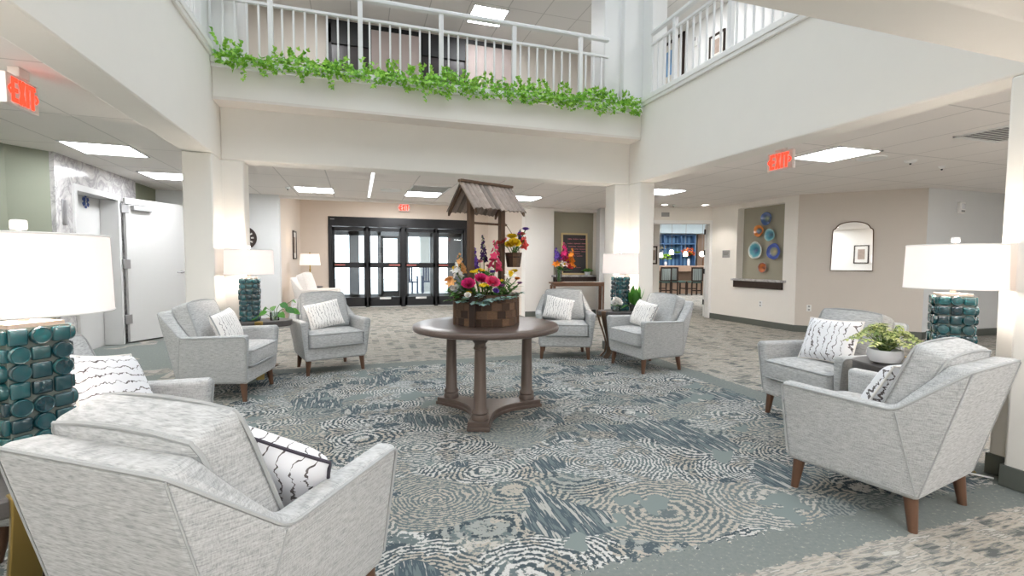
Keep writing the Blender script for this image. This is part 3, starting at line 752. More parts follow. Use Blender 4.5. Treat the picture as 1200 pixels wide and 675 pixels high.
PL = [ # chair idx, x offset, y, z, tilt, roll, w, h, mat, label
    (0, .05, .045, .60, 20, 6, .37, .30, m_pilf, 'bark-print pillow on the armchair by the left back column'),
    (1, .05, .05, .60, 22, 10, .38, .30, m_pilf, 'bark-print pillow on the armchair before the cream armchair'),
    (2, .07, .05, .60, 22, -12, .37, .30, m_pilf, 'bark-print pillow on the armchair by the console table'),
    (3, .03, .05, .60, 22, -6, .37, .30, m_pilf, 'bark-print pillow on the armchair by the bar room doorway'),
    (4, -.03, .05, .615, 22, 2, .42, .33, m_pil, 'birch-print pillow on the armchair behind the fern bowl'),
    (5, .02, -.01, .55, 26, 5, .38, .30, m_pil, 'birch-print pillow on the armchair beside the near right column'),
    (6, .075, .05, .555, 26, 15, .46, .27, m_pil, 'birch-print pillow with dark cord in the nearest armchair'),
    (7, .02, .06, .60, 26, 78, .36, .46, m_pil, 'birch-print pillow on the armchair behind the nearest one'),
]
for ci, ox, oy, oz, tilt, roll, w_, h_, mt, lab in PL:
    p = pillow_mesh('throw_pillow', w_, h_, .13, mt); tag(p, lab, 'pillow', GP)
    ch = CH[ci]; Mc = Matrix.Translation((ch[0], ch[1], 0)) @ Matrix.Rotation(face(*ch[2]), 4, 'Z')
    p.matrix_world = Mc @ Matrix.Translation((ox, oy, oz)) @ Matrix.Rotation(math.radians(tilt), 4, 'X') @ Matrix.Rotation(math.radians(roll), 4, 'Y')
    cm = cord(w_, h_).build('cord', m_pipd if ci == 6 else (m_pic if mt is m_pil else m_pipe), p)
# ---- round centre table
TX, TY, TZ = .953, 3.60, .70
t = thing('round_table', 'round greyed-wood pedestal table carrying the flower well', 'table', (TX, TY, 0))
m = MB(); m.lathe([(.40, .655), (.548, .655), (.562, .661), (.566, .672), (.566, .686), (.560, .696), (.552, .70), (.40, .70)], 72)
m.build('tabletop', m_table, t)
# concave three-armed plinth
tips = [math.atan2(3.19-TY, .79-TX), math.atan2(3.86-TY, .64-TX-.02), math.atan2(3.66-TY, 1.42-TX)]
tips = [tips[0], tips[0]-2*PI/3, tips[0]+2*PI/3]
order = sorted(tips)
poly = []
RT, HW = .45, .078
for i, a in enumerate(order):
    b = order[(i+1) % 3]+(2*PI if i == 2 else 0)
    u = Vector((math.cos(a), math.sin(a))); n = Vector((-u.y, u.x))
    poly += [tuple(u*RT-n*HW), tuple(u*RT+n*HW)]
    v2 = Vector((math.cos(b), math.sin(b))); n2 = Vector((-v2.y, v2.x))
    s0 = u*(RT-.10)+n*HW; s1 = v2*(RT-.10)-n2*HW; mid = Vector((math.cos((a+b)/2), math.sin((a+b)/2)))*.055
    for k in range(1, 12):
        q = k/12; poly.append(tuple(s0*(1-q)**2+mid*2*q*(1-q)+s1*q*q))
m = MB(); m.prism(poly, .012, .062); 
poly2 = [(x*1.03, y*1.03) for x, y in poly]
m.prism(poly2, .0, .030)
m.build('plinth', m_table, t, .006)
for a in tips:
    px, py = math.cos(a)*.36, math.sin(a)*.36
    m = MB(); m.lathe([(.062, .062), (.062, .085), (.054, .10), (.062, .112), (.058, .125), (.047, .14), (.040, .56), (.047, .565), (.047, .58), (.041, .585), (.040, .605), (.055, .62), (.058, .632), (.05, .640), (.05, .655)], 28, (px, py, 0))
    m.build('column', m_tabled, t)
# ---- end tables
def end_table(label, loc, rz, R=.32, RY=.2, legang=(0.25*PI, .75*PI, 1.25*PI, 1.75*PI), topz=.58, legm=None):
    t = thing('end_table', label, 'table', loc, rz, 'dark end tables in the corners')
    poly = []
    for k in range(64):
        a = 2*PI*k/64; r = R*(1/max(abs(math.cos(a))**3+abs(math.sin(a))**3, .3))**(1/3)
        poly.append((r*math.cos(a), r*RY/R*math.sin(a)))
    m = MB(); m.prism(poly, topz-.055, topz); m.build('tabletop', m_endtop, t, .008)
    for a in legang:
        rr = R*(1/(abs(math.cos(a))**3+abs(math.sin(a))**3))**(1/3)
        pt_ = Vector((rr*math.cos(a), rr*RY/R*math.sin(a))); u = pt_.normalized(); rr = pt_.length; n = Vector((-u.y, u.x))
        prof = [(rr+.012, topz+.004), (rr+.008, topz-.06), (rr-.02, topz-.16), (rr-.07, topz-.30), (rr-.10, topz-.42), (rr-.085, .06), (rr-.03, 0)]
        vs, fs = [], []
        for k, (r, z) in enumerate(prof):
            th = .05 if k == 0 else .022
            for dr_, w in ((0, -.036), (0, .036), (-th, .036), (-th, -.036)):
                p = u*(r+dr_)+n*w; vs.append((p.x, p.y, z))
        for k in range(len(prof)-1):
            for i in range(4): fs.append((k*4+i, k*4+(i+1) % 4, k*4+4+(i+1) % 4, k*4+4+i))
        fs += [(0, 1, 2, 3), tuple(range(len(vs)-4, len(vs)))]
        m = MB(); m.add(vs, fs); m.build('leg', legm or m_brass, t, .004)
    m = MB(); m.prism([(x*.55, y*.55) for x, y in poly], .11, .125); m.build('stretcher_shelf', legm or m_bronze, t, .003)
    return t
LP = [(-.995, 1.88), (-1.03, 5.35), (3.15, 5.31), (3.20, 1.80)]
end_table('dark end table with a brass leg under the nearest lamp', (-1.09, 1.86, -.03), .0, .32, .32, (-.84, .78, 2.4, 3.9))
end_table('dark end table under the lamp at the left back column', (-.95, 5.36, 0), .0, .30, .165, (-1.5, 1.3, 2.9))
end_table('dark end table with a curved bronze leg under the right back lamp', (3.12, 5.28, 0), .0, .26, .19, (-2.75, -.6, .6, 2.5), legm=m_bronze)
end_table('dark end table carrying the fern bowl and near right lamp', (3.16, 1.93, 0), .0, .245, .31, (.7, -.7, 3.7))
# ---- table lamps
def lamp_body(seed, w=.158, h=.425):
    random.seed(seed); m = MB(); nx_, nz = 3, 8
    tw, tz = w/nx_, h/nz
    for f_ in range(4):
        R = Matrix.Rotation(f_*PI/2, 4, 'Z')
        for i in range(nx_):
            for j in range(nz):
                cx, cz = -w/2+tw*(i+.5), tz*(j+.5)
                if (i*2+j*3+f_+(j//3)) % 4 == 0 or (i == (j % 3) and j % 2):
                    prof = [(.98, -.006), (1.0, .004), (.97, .009), (.88, .012), (.80, .0105), (.4, .012), (0.02, .0125)]
                    n = 18; vs, fs = [], []
                    for r, d in prof:
                        for k in range(n):
                            a = 2*PI*k/n; vs.append((cx+r*tw*.52*math.cos(a), -w/2-d-.004, cz+r*tz*.52*math.sin(a)))
                    for p in range(len(prof)-1):
                        for k in range(n): k2 = (k+1) % n; fs.append((p*n+k, p*n+k2, (p+1)*n+k2, (p+1)*n+k))
                    fs.append(tuple(range((len(prof)-1)*n, len(prof)*n)))
                    m.add(vs, fs, R)
                else:
                    hh = tz*random.choice((.88, .94, .80)); ww = tw*random.choice((.92, .97, .86))
                    m.rbox((cx, -w/2-.001, cz), (ww, .020, hh), .006, (0, .002, 0), 4, R)
    return m
lamp_proto = []
def lamp(label, loc, rz, seed):
    t = thing('table_lamp', label, 'lamp', loc, rz, 'teal tiled table lamps')
    if not lamp_proto:
        lamp_proto.append(lamp_body(3).build('tile_base', m_teal).data)
        COL.objects.unlink(bpy.data.objects[-1]) if False else None
        for o in list(COL.objects):
            if o.data is lamp_proto[0]: bpy.data.objects.remove(o)
    b = bpy.data.objects.new('tile_base', lamp_proto[0]); COL.objects.link(b); b.parent = t
    m = MB(); m.box2((-.076, -.076, 0), (.076, .076, .425)); m.build('grout_core', m_tealg, t)
    m = MB(); m.box2((-.07, -.07, .425), (.07, .07, .437)); m.lathe([(.014, .437), (.014, .46), (.022, .465), (.022, .50), (.012, .505), (.012, .70), (.006, .705), (.006, .725)], 14)
    m.tube([(-.03, 0, .50), (-.055, 0, .58), (-.03, 0, .69), (0, 0, .702), (.03, 0, .69), (.055, 0, .58), (.03, 0, .50)], .003, 6); m.build('stem', m_nickel, t)
    m = MB(); m.lathe([(.222, .465), (.2155, .708), (.2135, .708), (.220, .465)], 64, cap=False)
    n = 64
    sh = m.build('lamp_shade', m_shade, t)
    r = MB(); r.tube([(.2215*math.cos(a), .2215*math.sin(a), .466) for a in [2*PI*k/48 for k in range(48)]], .003, 6, True); r.build('shade_ring', m_whitepl, sh)
    r = MB(); r.tube([(.215*math.cos(a), .215*math.sin(a), .707) for a in [2*PI*k/48 for k in range(48)]], .003, 6, True)
    for k in range(3):
        a = 2*PI*k/3; r.tube([(0, 0, .705), (.214*math.cos(a), .214*math.sin(a), .705)], .002, 5)
    r.build('shade_ring', m_whitepl, sh)
    m = MB(); m.rbox((0, 0, .738), (.034, .034, .03), .006, n=4); m.build('finial', m_whitepl, t)
    m = MB(); m.sphere((0, 0, .58), .035, 14, 10); m.build('bulb', glow('bulb_glass', (255, 226, 190), 6), t)
    li = bpy.data.lights.new('bulb_light', 'POINT'); li.energy = LAMP_W; li.color = (1, .87, .76); li.shadow_soft_size = .05
    lo = bpy.data.objects.new('bulb_light', li); COL.objects.link(lo); lo.location = (loc[0], loc[1], loc[2]+.66)
    lo2 = lo.copy(); COL.objects.link(lo2); lo2.location = (loc[0], loc[1], loc[2]+.51)
    return t
LAMP_W = 10.0
lamp('largest teal tiled lamp, cut by the left edge of the photo', (*LP[0], .55), .92, 1)
lamp('teal tiled lamp by the column left of the glass doors', (*LP[1], .58), .1, 2)
lamp('teal tiled lamp by the column right of the chalkboard', (*LP[2], .58), .0, 3)
lamp('teal tiled lamp beside the fern bowl at the near right column', (*LP[3], .58), .75, 4)
# alcove brass lamp on its little table
t = thing('side_table', 'small dark table under the brass lamp in the alcove', 'table', (-.93, 10.62, 0))
m = MB(); m.lathe([(.22, .63), (.24, .64), (.24, .66), (.22, .665)], 28); m.build('tabletop', m_endtop, t)
m = MB(); m.lathe([(.16, 0), (.16, .02), (.03, .05), (.025, .60), (.06, .63)], 20); m.build('pedestal', m_endtop, t)
t = thing('table_lamp', 'brass stick lamp with a cream drum shade in the alcove', 'lamp', (-.93, 10.62, .665))
m = MB(); m.lathe([(.07, 0), (.07, .012), (.02, .03), (.012, .06), (.022, .10), (.012, .14), (.012, .30), (.02, .34), (.012, .36), (.008, .66), (.014, .68), (.006, .70)], 18); m.build('stem', m_brass, t)
m = MB(); m.lathe([(.20, .43), (.18, .66), (.178, .66), (.198, .43)], 40, cap=False); m.build('lamp_shade', m_shade, t)
li = bpy.data.lights.new('bulb_light', 'POINT'); li.energy = 5; li.color = (1, .8, .6); li.shadow_soft_size = .05
lo = bpy.data.objects.new('bulb_light', li); COL.objects.link(lo); lo.location = (-.93, 10.62, 1.25)
# console table under the chalkboard
t = thing('console_table', 'narrow wooden console table below the chalkboard niche', 'table', (4.46, 9.25, 0), -.12)
m = MB(); m.box2((-.60, -.16, .73), (.60, .16, .765)); m.box2((-.56, -.13, .68), (.56, .13, .73)); m.build('tabletop', m_console, t, .005)
for sx, sy in ((-.55, -.12), (.55, -.12), (-.55, .12), (.55, .12)):
    m = MB(); m.box2((sx-.025, sy-.025, 0), (sx+.025, sy+.025, .70)); m.build('leg', m_console, t, .004)
r_ = MB(); r_.prism([(-.32, -.12), (.5, -.13), (.52, .10), (-.3, .12)], .765, .770); ro = r_.build('table_runner', m_pic, bevel=.002); ro.location = (4.46, 9.25, 0); ro.rotation_euler = (0, 0, -.12)
tag(ro, 'pale runner lying on the wooden console table', 'table runner')
# bar room : counter, chairs, shelves, pendants
def bthing(name, label, cat, lat, d, z=0, group=None, rz=0):
    return thing(name, label, cat, BR @ Vector((lat, d, z)), -YAW+rz, group)
t = bthing('bar_counter', 'tan tiled bar counter in the bar room', 'counter', 6.4, 8.2)
m = MB(); m.box2((-2.6, -.30, 1.02), (2.6, .30, 1.08)); m.build('worktop', m_counter, t, .01)
m = MB(); m.box2((-2.6, -.32, .86), (2.6, -.26, 1.02)); m.build('fascia', m_counter, t, .006)
m = MB(); m.box2((-2.5, -.05, 0), (2.5, .26, 1.02)); m.build('front_panel', m_tanp, t, .006)
def bar_chair(label, lat, d, rz):
    t = bthing('bar_chair', label, 'chair', lat, d, 0, 'striped chairs along the bar counter', rz); t.scale = (.86, .9, .96)
    s = 1.0
    m = MB(); m.rbox((0, 0, .50), (.46, .44, .08), .03, n=5); m.build('seat', m_bseat, t)
    m = MB(); m.rbox((0, -.22, .80), (.40, .05, .46), .02, n=5); m.build('backrest', m_bstripe, t)
    m = MB(); m.box2((-.25, -.25, .54), (-.20, -.19, 1.06)); m.box2((.20, -.25, .54), (.25, -.19, 1.06)); m.box2((-.25, -.25, 1.02), (.25, -.19, 1.07)); m.box2((-.25, -.24, .54), (.25, -.2, .58)); m.build('back_frame', m_dark, t, .006)
    for sx in (-.215, .215):
        for sy in (-.2, .2):
            l = MB(); l.box2((sx-.025, sy-.025, 0), (sx+.025, sy+.025, .52)); l.build('leg', m_dark, t, .004)
    m = MB(); m.box2((-.2, -.21, .16), (.2, -.19, .20)); m.box2((-.2, .19, .22), (.2, .21, .26)); m.build('stretcher', m_dark, t)
    return t
bar_chair('left striped bar chair seen through the bar room doorway', 5.60, 7.4, .12)
bar_chair('middle bar chair turned sideways at the bar counter', 6.22, 7.55, -1.3)
bar_chair('right striped bar chair seen through the bar room doorway', 6.74, 7.4, .1)
bar_chair('bar chair partly hidden by the folded white door', 7.75, 7.55, -1.3)
t = bthing('bar_shelving', 'blue shelving unit behind the bar counter', 'shelf', 6.12, 9.42)
m = MB(); m.box2((-1.9, .02, .9), (1.3, .06, 2.34)); m.build('back_panel', m_shelf, t)
for x in (-1.9, -.86, .02, .70, 1.26):
    m = MB(); m.box2((x, -.28, .9), (x+.04, .015, 2.34)); m.build('upright', m_shelfb, t, .004)
for z in (1.03, 1.53, 1.93, 2.29):
    m = MB(); m.box2((-1.9, -.28, z), (1.3, .02, z+.045)); m.build('shelf', m_shelfb, t, .004)
for i, (lat, z, lab) in enumerate(((5.1, 1.42, 'leftmost white pendant lamp over the bar, cut by the wall'), (5.47, 1.52, 'second white pendant lamp from the left over the bar'), (5.95, 1.46, 'third white pendant lamp from the left over the bar'), (6.52, 1.49, 'round white pendant lamp at the right over the bar'))):
    t = bthing('pendant_lamp', lab, 'lamp', lat, 6.2, z, 'white pendants over the bar')
    m = MB(); 
    if i < 3: m.lathe([(.045, .11), (.07, .06), (.078, 0), (.072, -.05), (.05, -.055)], 16)
    else: m.sphere((0, 0, 0), .095, 16, 12)
    m.build('lamp_shade', m_pend, t)
    m = MB(); m.tube([(0, 0, .1), (0, 0, 2.98-z)], .006, 6); m.build('cord', m_greypl, t)
def blob_flowers(name, label, cat, P, fs, vase=True, vh=.2, vm=None, group=None):
    t = thing(name, label, cat, P, -YAW, group)
    if vase: m = MB(); m.lathe([(.035, 0), (.05, .03), (.055, vh*.6), (.04, vh), (.045, vh+.01)], 14); m.build('vase', vm or m_ceram, t)
    for nm, colr, n, R, z0 in fs:
        m = MB()
        for k in range(n):
            a = random.random()*2*PI; r = R*math.sqrt(random.random()); zz = z0+random.uniform(-.3, 1)*R*(1-.5*(r/R)**2)
            for j in range(4):
                m.leaf((r*math.cos(a), r*math.sin(a), zz), (random.gauss(0, 1), random.gauss(0, 1), .5+random.random()), (0, 0, 1), .10, .06, .3)
        m.build(nm, colr, t, smooth=True, recalc=False)
    return t
m_lime = island_mat('lime_bloom', [(150, 200, 60), (180, 220, 80)], .6)
m_orb = island_mat('orange_bloom', [(214, 110, 40), (226, 90, 60), (236, 150, 60), (200, 60, 60)], .6)
blob_flowers('flower_vase', 'lime green flowers in a white vase on the bar counter', 'flower vase', BR @ Vector((5.90, 8.15, 1.08)), [('blossom', m_lime, 30, .20, .26)], vh=.14)
blob_flowers('flower_vase', 'orange and red flowers in a white vase on the bar counter', 'flower vase', BR @ Vector((6.76, 8.1, 1.08)), [('blossom', m_orb, 46, .24, .42), ('leaf', m_leaf, 14, .2, .32)], vh=.26)
blob_flowers('flower_vase', 'white and yellow flowers on the upper bar shelf', 'flower vase', BR @ Vector((6.15, 9.27, 1.575)), [('blossom', island_mat('cream_bloom', [(232, 228, 200), (220, 190, 80)], .6), 16, .10, .17)], vh=.1)
t = bthing('glass_bowl', 'green glass bowl on the middle bar shelf', 'bowl', 6.75, 9.3, 1.575)
m = MB(); m.lathe([(.05, 0), (.14, .04), (.16, .07), (.15, .07), (.05, .015)], 18); m.build('bowl', m_lime, t)
t = bthing('glass_jar', 'brown glass jar behind the folded white door on the bar', 'jar', 7.45, 8.25, 1.08)
m = MB(); m.lathe([(.09, 0), (.11, .05), (.11, .25), (.06, .31), (.06, .34)], 16); m.build('body', plain('amber_glass', (120, 90, 66), .2, coat=.4), t)
m = MB(); m.lathe([(.065, .34), (.07, .37), (.02, .40)], 14); m.build('lid', m_dark, t)
# ================================================================== FLOWERS AND PLANTS
AX = Vector((math.cos(.39), math.sin(.39), 0)); AY = Vector((-AX.y, AX.x, 0))   # axis of the well roof
t = thing('flower_planter', 'wishing-well planter of reclaimed wood blocks on the round table', 'planter', (TX, TY, TZ), .39)
NB = 10; RB = .235
random.seed(21)
m = MB(); m.lathe([(RB-.03, .01), (RB-.03, .235), (RB-.06, .235), (RB-.06, .20), (0.01, .20)], NB*2); m.build('liner', m_dark, t)
m = MB()
for j in range(4):
    for k in range(NB*2):
        a = 2*PI*(k+.5*(j % 2))/(NB*2); w = 2*RB*math.tan(PI/(NB*2))*.99
        hgt = .0585; th = .034+random.uniform(-.005, .006)
        Mk = Matrix.Rotation(a, 4, 'Z') @ Matrix.Translation((RB-th/2+random.uniform(0, .006), 0, .001+hgt*(j+.5)))
        m.box((0, 0, 0), (th, w, hgt*.985), M=Mk)
m.build('block_wall', m_plank, t, .002)
for sx in (-1, 1):
    for sy in (-1, 1):
        m = MB(); a = math.atan2(sy*.55, sx); m.box((0, 0, .12), (.022, .05, .24), M=Matrix.Rotation(a, 4, 'Z') @ Matrix.Translation((RB+.012, 0, 0))); m.build('batten', m_dark if sx*sy > 0 else m_post, t, .002)
for sx in (-.15, .15):
    m = MB(); m.box2((sx-.021, -.021, .05), (sx+.021, .021, .995)); m.build('post', m_post, t, .003)
m = MB(); m.tube([(-.15, 0, .775), (.20, 0, .775)], .009, 8); m.build('crank_rod', m_post, t)
# gable roof of scalloped slats
zr, ze, hr, hl = 1.068, .868, .18, .248
for sg in (-1, 1):
    m = MB(); n = 12
    sl = math.atan2(zr-ze, hr); Ls = math.hypot(zr-ze, hr)
    for k in range(n):
        x = -hl+2*hl*(k+.5)/n; w = 2*hl/n
        vs, fs = [], []; q = 6
        for yy in (-.005, Ls+random.uniform(.0, .012)):
            for i in range(q+1):
                u = -1+2*i/q; vs.append((x+u*w/2, yy, .012*(1-u*u)))
            for i in range(q, -1, -1):
                u = -1+2*i/q; vs.append((x+u*w/2, yy, .012*(1-u*u)-.010))
        mm = 2*(q+1)
        fs = [(i, (i+1) % mm, mm+(i+1) % mm, mm+i) for i in range(mm)]+[tuple(range(mm))[::-1], tuple(range(mm, 2*mm))]
        Mr = Matrix.Translation((0, 0, zr)) @ Matrix.Rotation(0 if sg > 0 else PI, 4, 'Z') @ Matrix.Rotation(-sl, 4, 'X')
        m.add(vs, fs, Mr)
    m.build('roof_slope', m_roof, t, recalc=True)
m = MB(); m.box2((-hl-.005, -.022, zr+.002), (hl+.005, .022, zr+.022)); m.build('ridge_board', m_post, t, .003)
for sx in (-1, 1):
    m = MB()
    for sg in (-1, 1):
        x = sx*(hl-.02)
        m.add([(x-.008, 0, zr-.008), (x+.008, 0, zr-.008), (x-.008, 0, zr-.040), (x+.008, 0, zr-.040), (x-.008, sg*hr, ze-.008), (x+.008, sg*hr, ze-.008), (x-.008, sg*hr, ze-.036), (x+.008, sg*hr, ze-.036)], [(0, 1, 5, 4), (2, 6, 7, 3), (0, 4, 6, 2), (1, 3, 7, 5), (0, 2, 3, 1), (4, 5, 7, 6)])
    m.build('gable_board', m_post, t)
# hanging half-basket
HB = Vector((TX, TY, TZ))+AX*.225+AY*-.06
tb = thing('hanging_basket', 'small stave basket hanging from the right post of the flower well', 'basket', (HB.x, HB.y, TZ+.44), .39)
m = MB()
for k in range(12):
    a = 2*PI*k/12; m.add([(r*math.cos(a+d), r*math.sin(a+d), z) for r, z in ((.052, 0), (.068, .115), (.060, .115), (.046, .0)) for d in (-.25, .25)], [(0, 1, 3, 2), (2, 3, 5, 4), (4, 5, 7, 6), (6, 7, 1, 0), (0, 2, 4, 6), (1, 7, 5, 3)])
m.build('stave_wall', m_plank, tb)
m = MB(); m.lathe([(.062, .075), (.0645, .085), (.060, .085)], 20, cap=False); m.lathe([(.001, .0), (.048, 0), (.048, .012), (.001, .012)], 16); m.build('hoop', m_dark, tb)
m = MB(); m.tube([(.06, 0, .11), (.04, 0, .2), (-.05, 0.05, .35)], .003, 5); m.build('hanger', m_bronze, tb)
# ---- flowers : each one a thing with stem and blossom
def col_mat(n, c, tr=.15):
    a = [tuple(max(0, min(255, int(v*k))) for v in c) for k in (.82, 1.0, 1.12)]
    return island_mat(n, a, .55, 0, .15, .25, translucent=tr)
MP = {'magenta': col_mat('magenta_petal', (206, 44, 112)), 'pink': col_mat('pink_petal', (226, 76, 120)), 'blush': col_mat('blush_petal', (224, 142, 160)), 'orange': col_mat('orange_petal', (236, 140, 52)),
      'peach': col_mat('peach_petal', (232, 172, 110)), 'yellow': col_mat('yellow_petal', (240, 204, 40)), 'violet': col_mat('violet_petal', (100, 70, 158)), 'indigo': col_mat('indigo_petal', (66, 44, 92)),
      'white': col_mat('white_petal', (240, 236, 230)), 'coral': col_mat('coral_petal', (222, 88, 84)), 'mauve': col_mat('mauve_petal', (150, 98, 150))}
def rose(mb, c, d, R):
    d = Vector(d).normalized(); u = d.orthogonal().normalized(); w = d.cross(u)
    for ring, (rr, n, tilt) in enumerate(((.18, 4, .15), (.40, 6, .35), (.66, 7, .6), (.92, 9, .95))):
        for k in range(n):
            a = 2*PI*(k+.4*ring)/n; o = u*math.cos(a)+w*math.sin(a); tn = -u*math.sin(a)+w*math.cos(a)
            base = Vector(c)+o*(R*rr*.35)-d*R*.2
            up_ = (d*math.cos(tilt)+o*math.sin(tilt))
            vs = []
            for s, wd, out in ((0, .25, 0), (.45, .5, .06), (.8, .5, .10), (1.0, .3, .2)):
                p = base+up_*(R*.9*s)+o*(R*out)
                vs += [p-tn*R*wd*.9, p+o*R*.06, p+tn*R*wd*.9]
            mb.add(vs, [f for i in range(3) for f in ((i*3, i*3+1, i*3+4, i*3+3), (i*3+1, i*3+2, i*3+5, i*3+4))])
def star(mb, c, d, R, n=6, wd=.45, curl=.3):
    d = Vector(d).normalized(); u = d.orthogonal().normalized(); w = d.cross(u)
    for k in range(n):
        a = 2*PI*k/n; o = u*math.cos(a)+w*math.sin(a)
        mb.leaf(Vector(c), (o+d*.7), d, R, R*wd*1.6, .25, 4, curl)
def spike(mb, p0, d, L, R, n):
    d = Vector(d).normalized(); u = d.orthogonal().normalized(); w = d.cross(u)
    for k in range(n):
        s = k/(n-1); a = k*2.4; o = u*math.cos(a)+w*math.sin(a); rr = R*(1.05-.72*s)
        star(mb, Vector(p0)+d*(L*s)+o*rr*.4, o+d*.5, rr, 5, .5)
GF = 'flowers in the wishing-well planter'
def flower(kind, colr, pos, label, R=.05, lean=(0, 0), L=.2, n=10, root=None, group=GF, z0=None, cat='flower'):
    """pos = blossom centre (or foot of the spike) in world space"""
    pos = Vector(pos); rootp = Vector(root) if root else Vector((pos.x*.5+TX*.5, pos.y*.5+TY*.5, TZ+.19))
    t = thing({'rose': 'rose', 'star': 'lily', 'spike': 'gladiolus', 'lark': 'delphinium', 'yarrow': 'yarrow', 'euc': 'eucalyptus_sprig', 'green': 'leafy_sprig'}[kind], label, cat, rootp, 0, group)
    q = pos-rootp; d = Vector((lean[0], lean[1], 1)).normalized()
    m = MB(); end = q+d*(L if kind in ('spike', 'lark') else 0)
    m.tube([(0, 0, 0), q*.5+Vector((0, 0, .01)), q, end] if kind in ('spike', 'lark') else [(0, 0, 0), q*.5+Vector((0, 0, .015)), q], .0035, 5); m.build('stem', m_stem, t)
    m = MB(); nm = 'blossom'; mt = MP.get(colr)
    if kind == 'rose': rose(m, q, d, R)
    elif kind == 'star':
        star(m, q, d, R, 6, .42); 
    elif kind in ('spike', 'lark'): spike(m, q, d, L, R, n)
    elif kind == 'yarrow':
        for k in range(22):
            a = random.random()*2*PI; r = R*math.sqrt(random.random()); m.sphere(q+Vector((r*math.cos(a), r*math.sin(a), R*.35*(1-(r/R)**2))), R*.22, 6, 4)
    elif kind in ('euc', 'green'):
        nm = 'leaves'; mt = m_euc if kind == 'euc' else m_leaf
        for k in range(n):
            s = .25+.75*k/n; a = k*2.4
            o = Vector((math.cos(a), math.sin(a), .25)); c_ = q*s
            m.leaf(c_, o+q.normalized()*.6, (0, 0, 1), R, R*(.85 if kind == 'euc' else .45), .15, 4, .3)
    m.build(nm, mt, t, recalc=False)
    if kind == 'star' and colr == 'white':
        m = MB(); m.lathe([(.008, 0), (.016, .02), (.02, .035), (.016, .036), (.005, .01)], 10, M=Matrix.Translation(q+d*.004) @ d.to_track_quat('Z', 'Y').to_matrix().to_4x4()); m.build('trumpet', MP['yellow'], t)
    return t
def W(px, py, dt=0.0):
    """point on the photo ray at the depth of the flower well"""
    tt = 3.70+dt
    r = fw+rt*((px-600)/F_PX)+up*((337.5-py)/F_PX)
    h = Vector((fw.x, fw.y, 0)).normalized()
    return Vector((0, 0, CAM_H))+r*(tt/(r.x*h.x+r.y*h.y))
random.seed(5)
cl = (-.3, -.9)
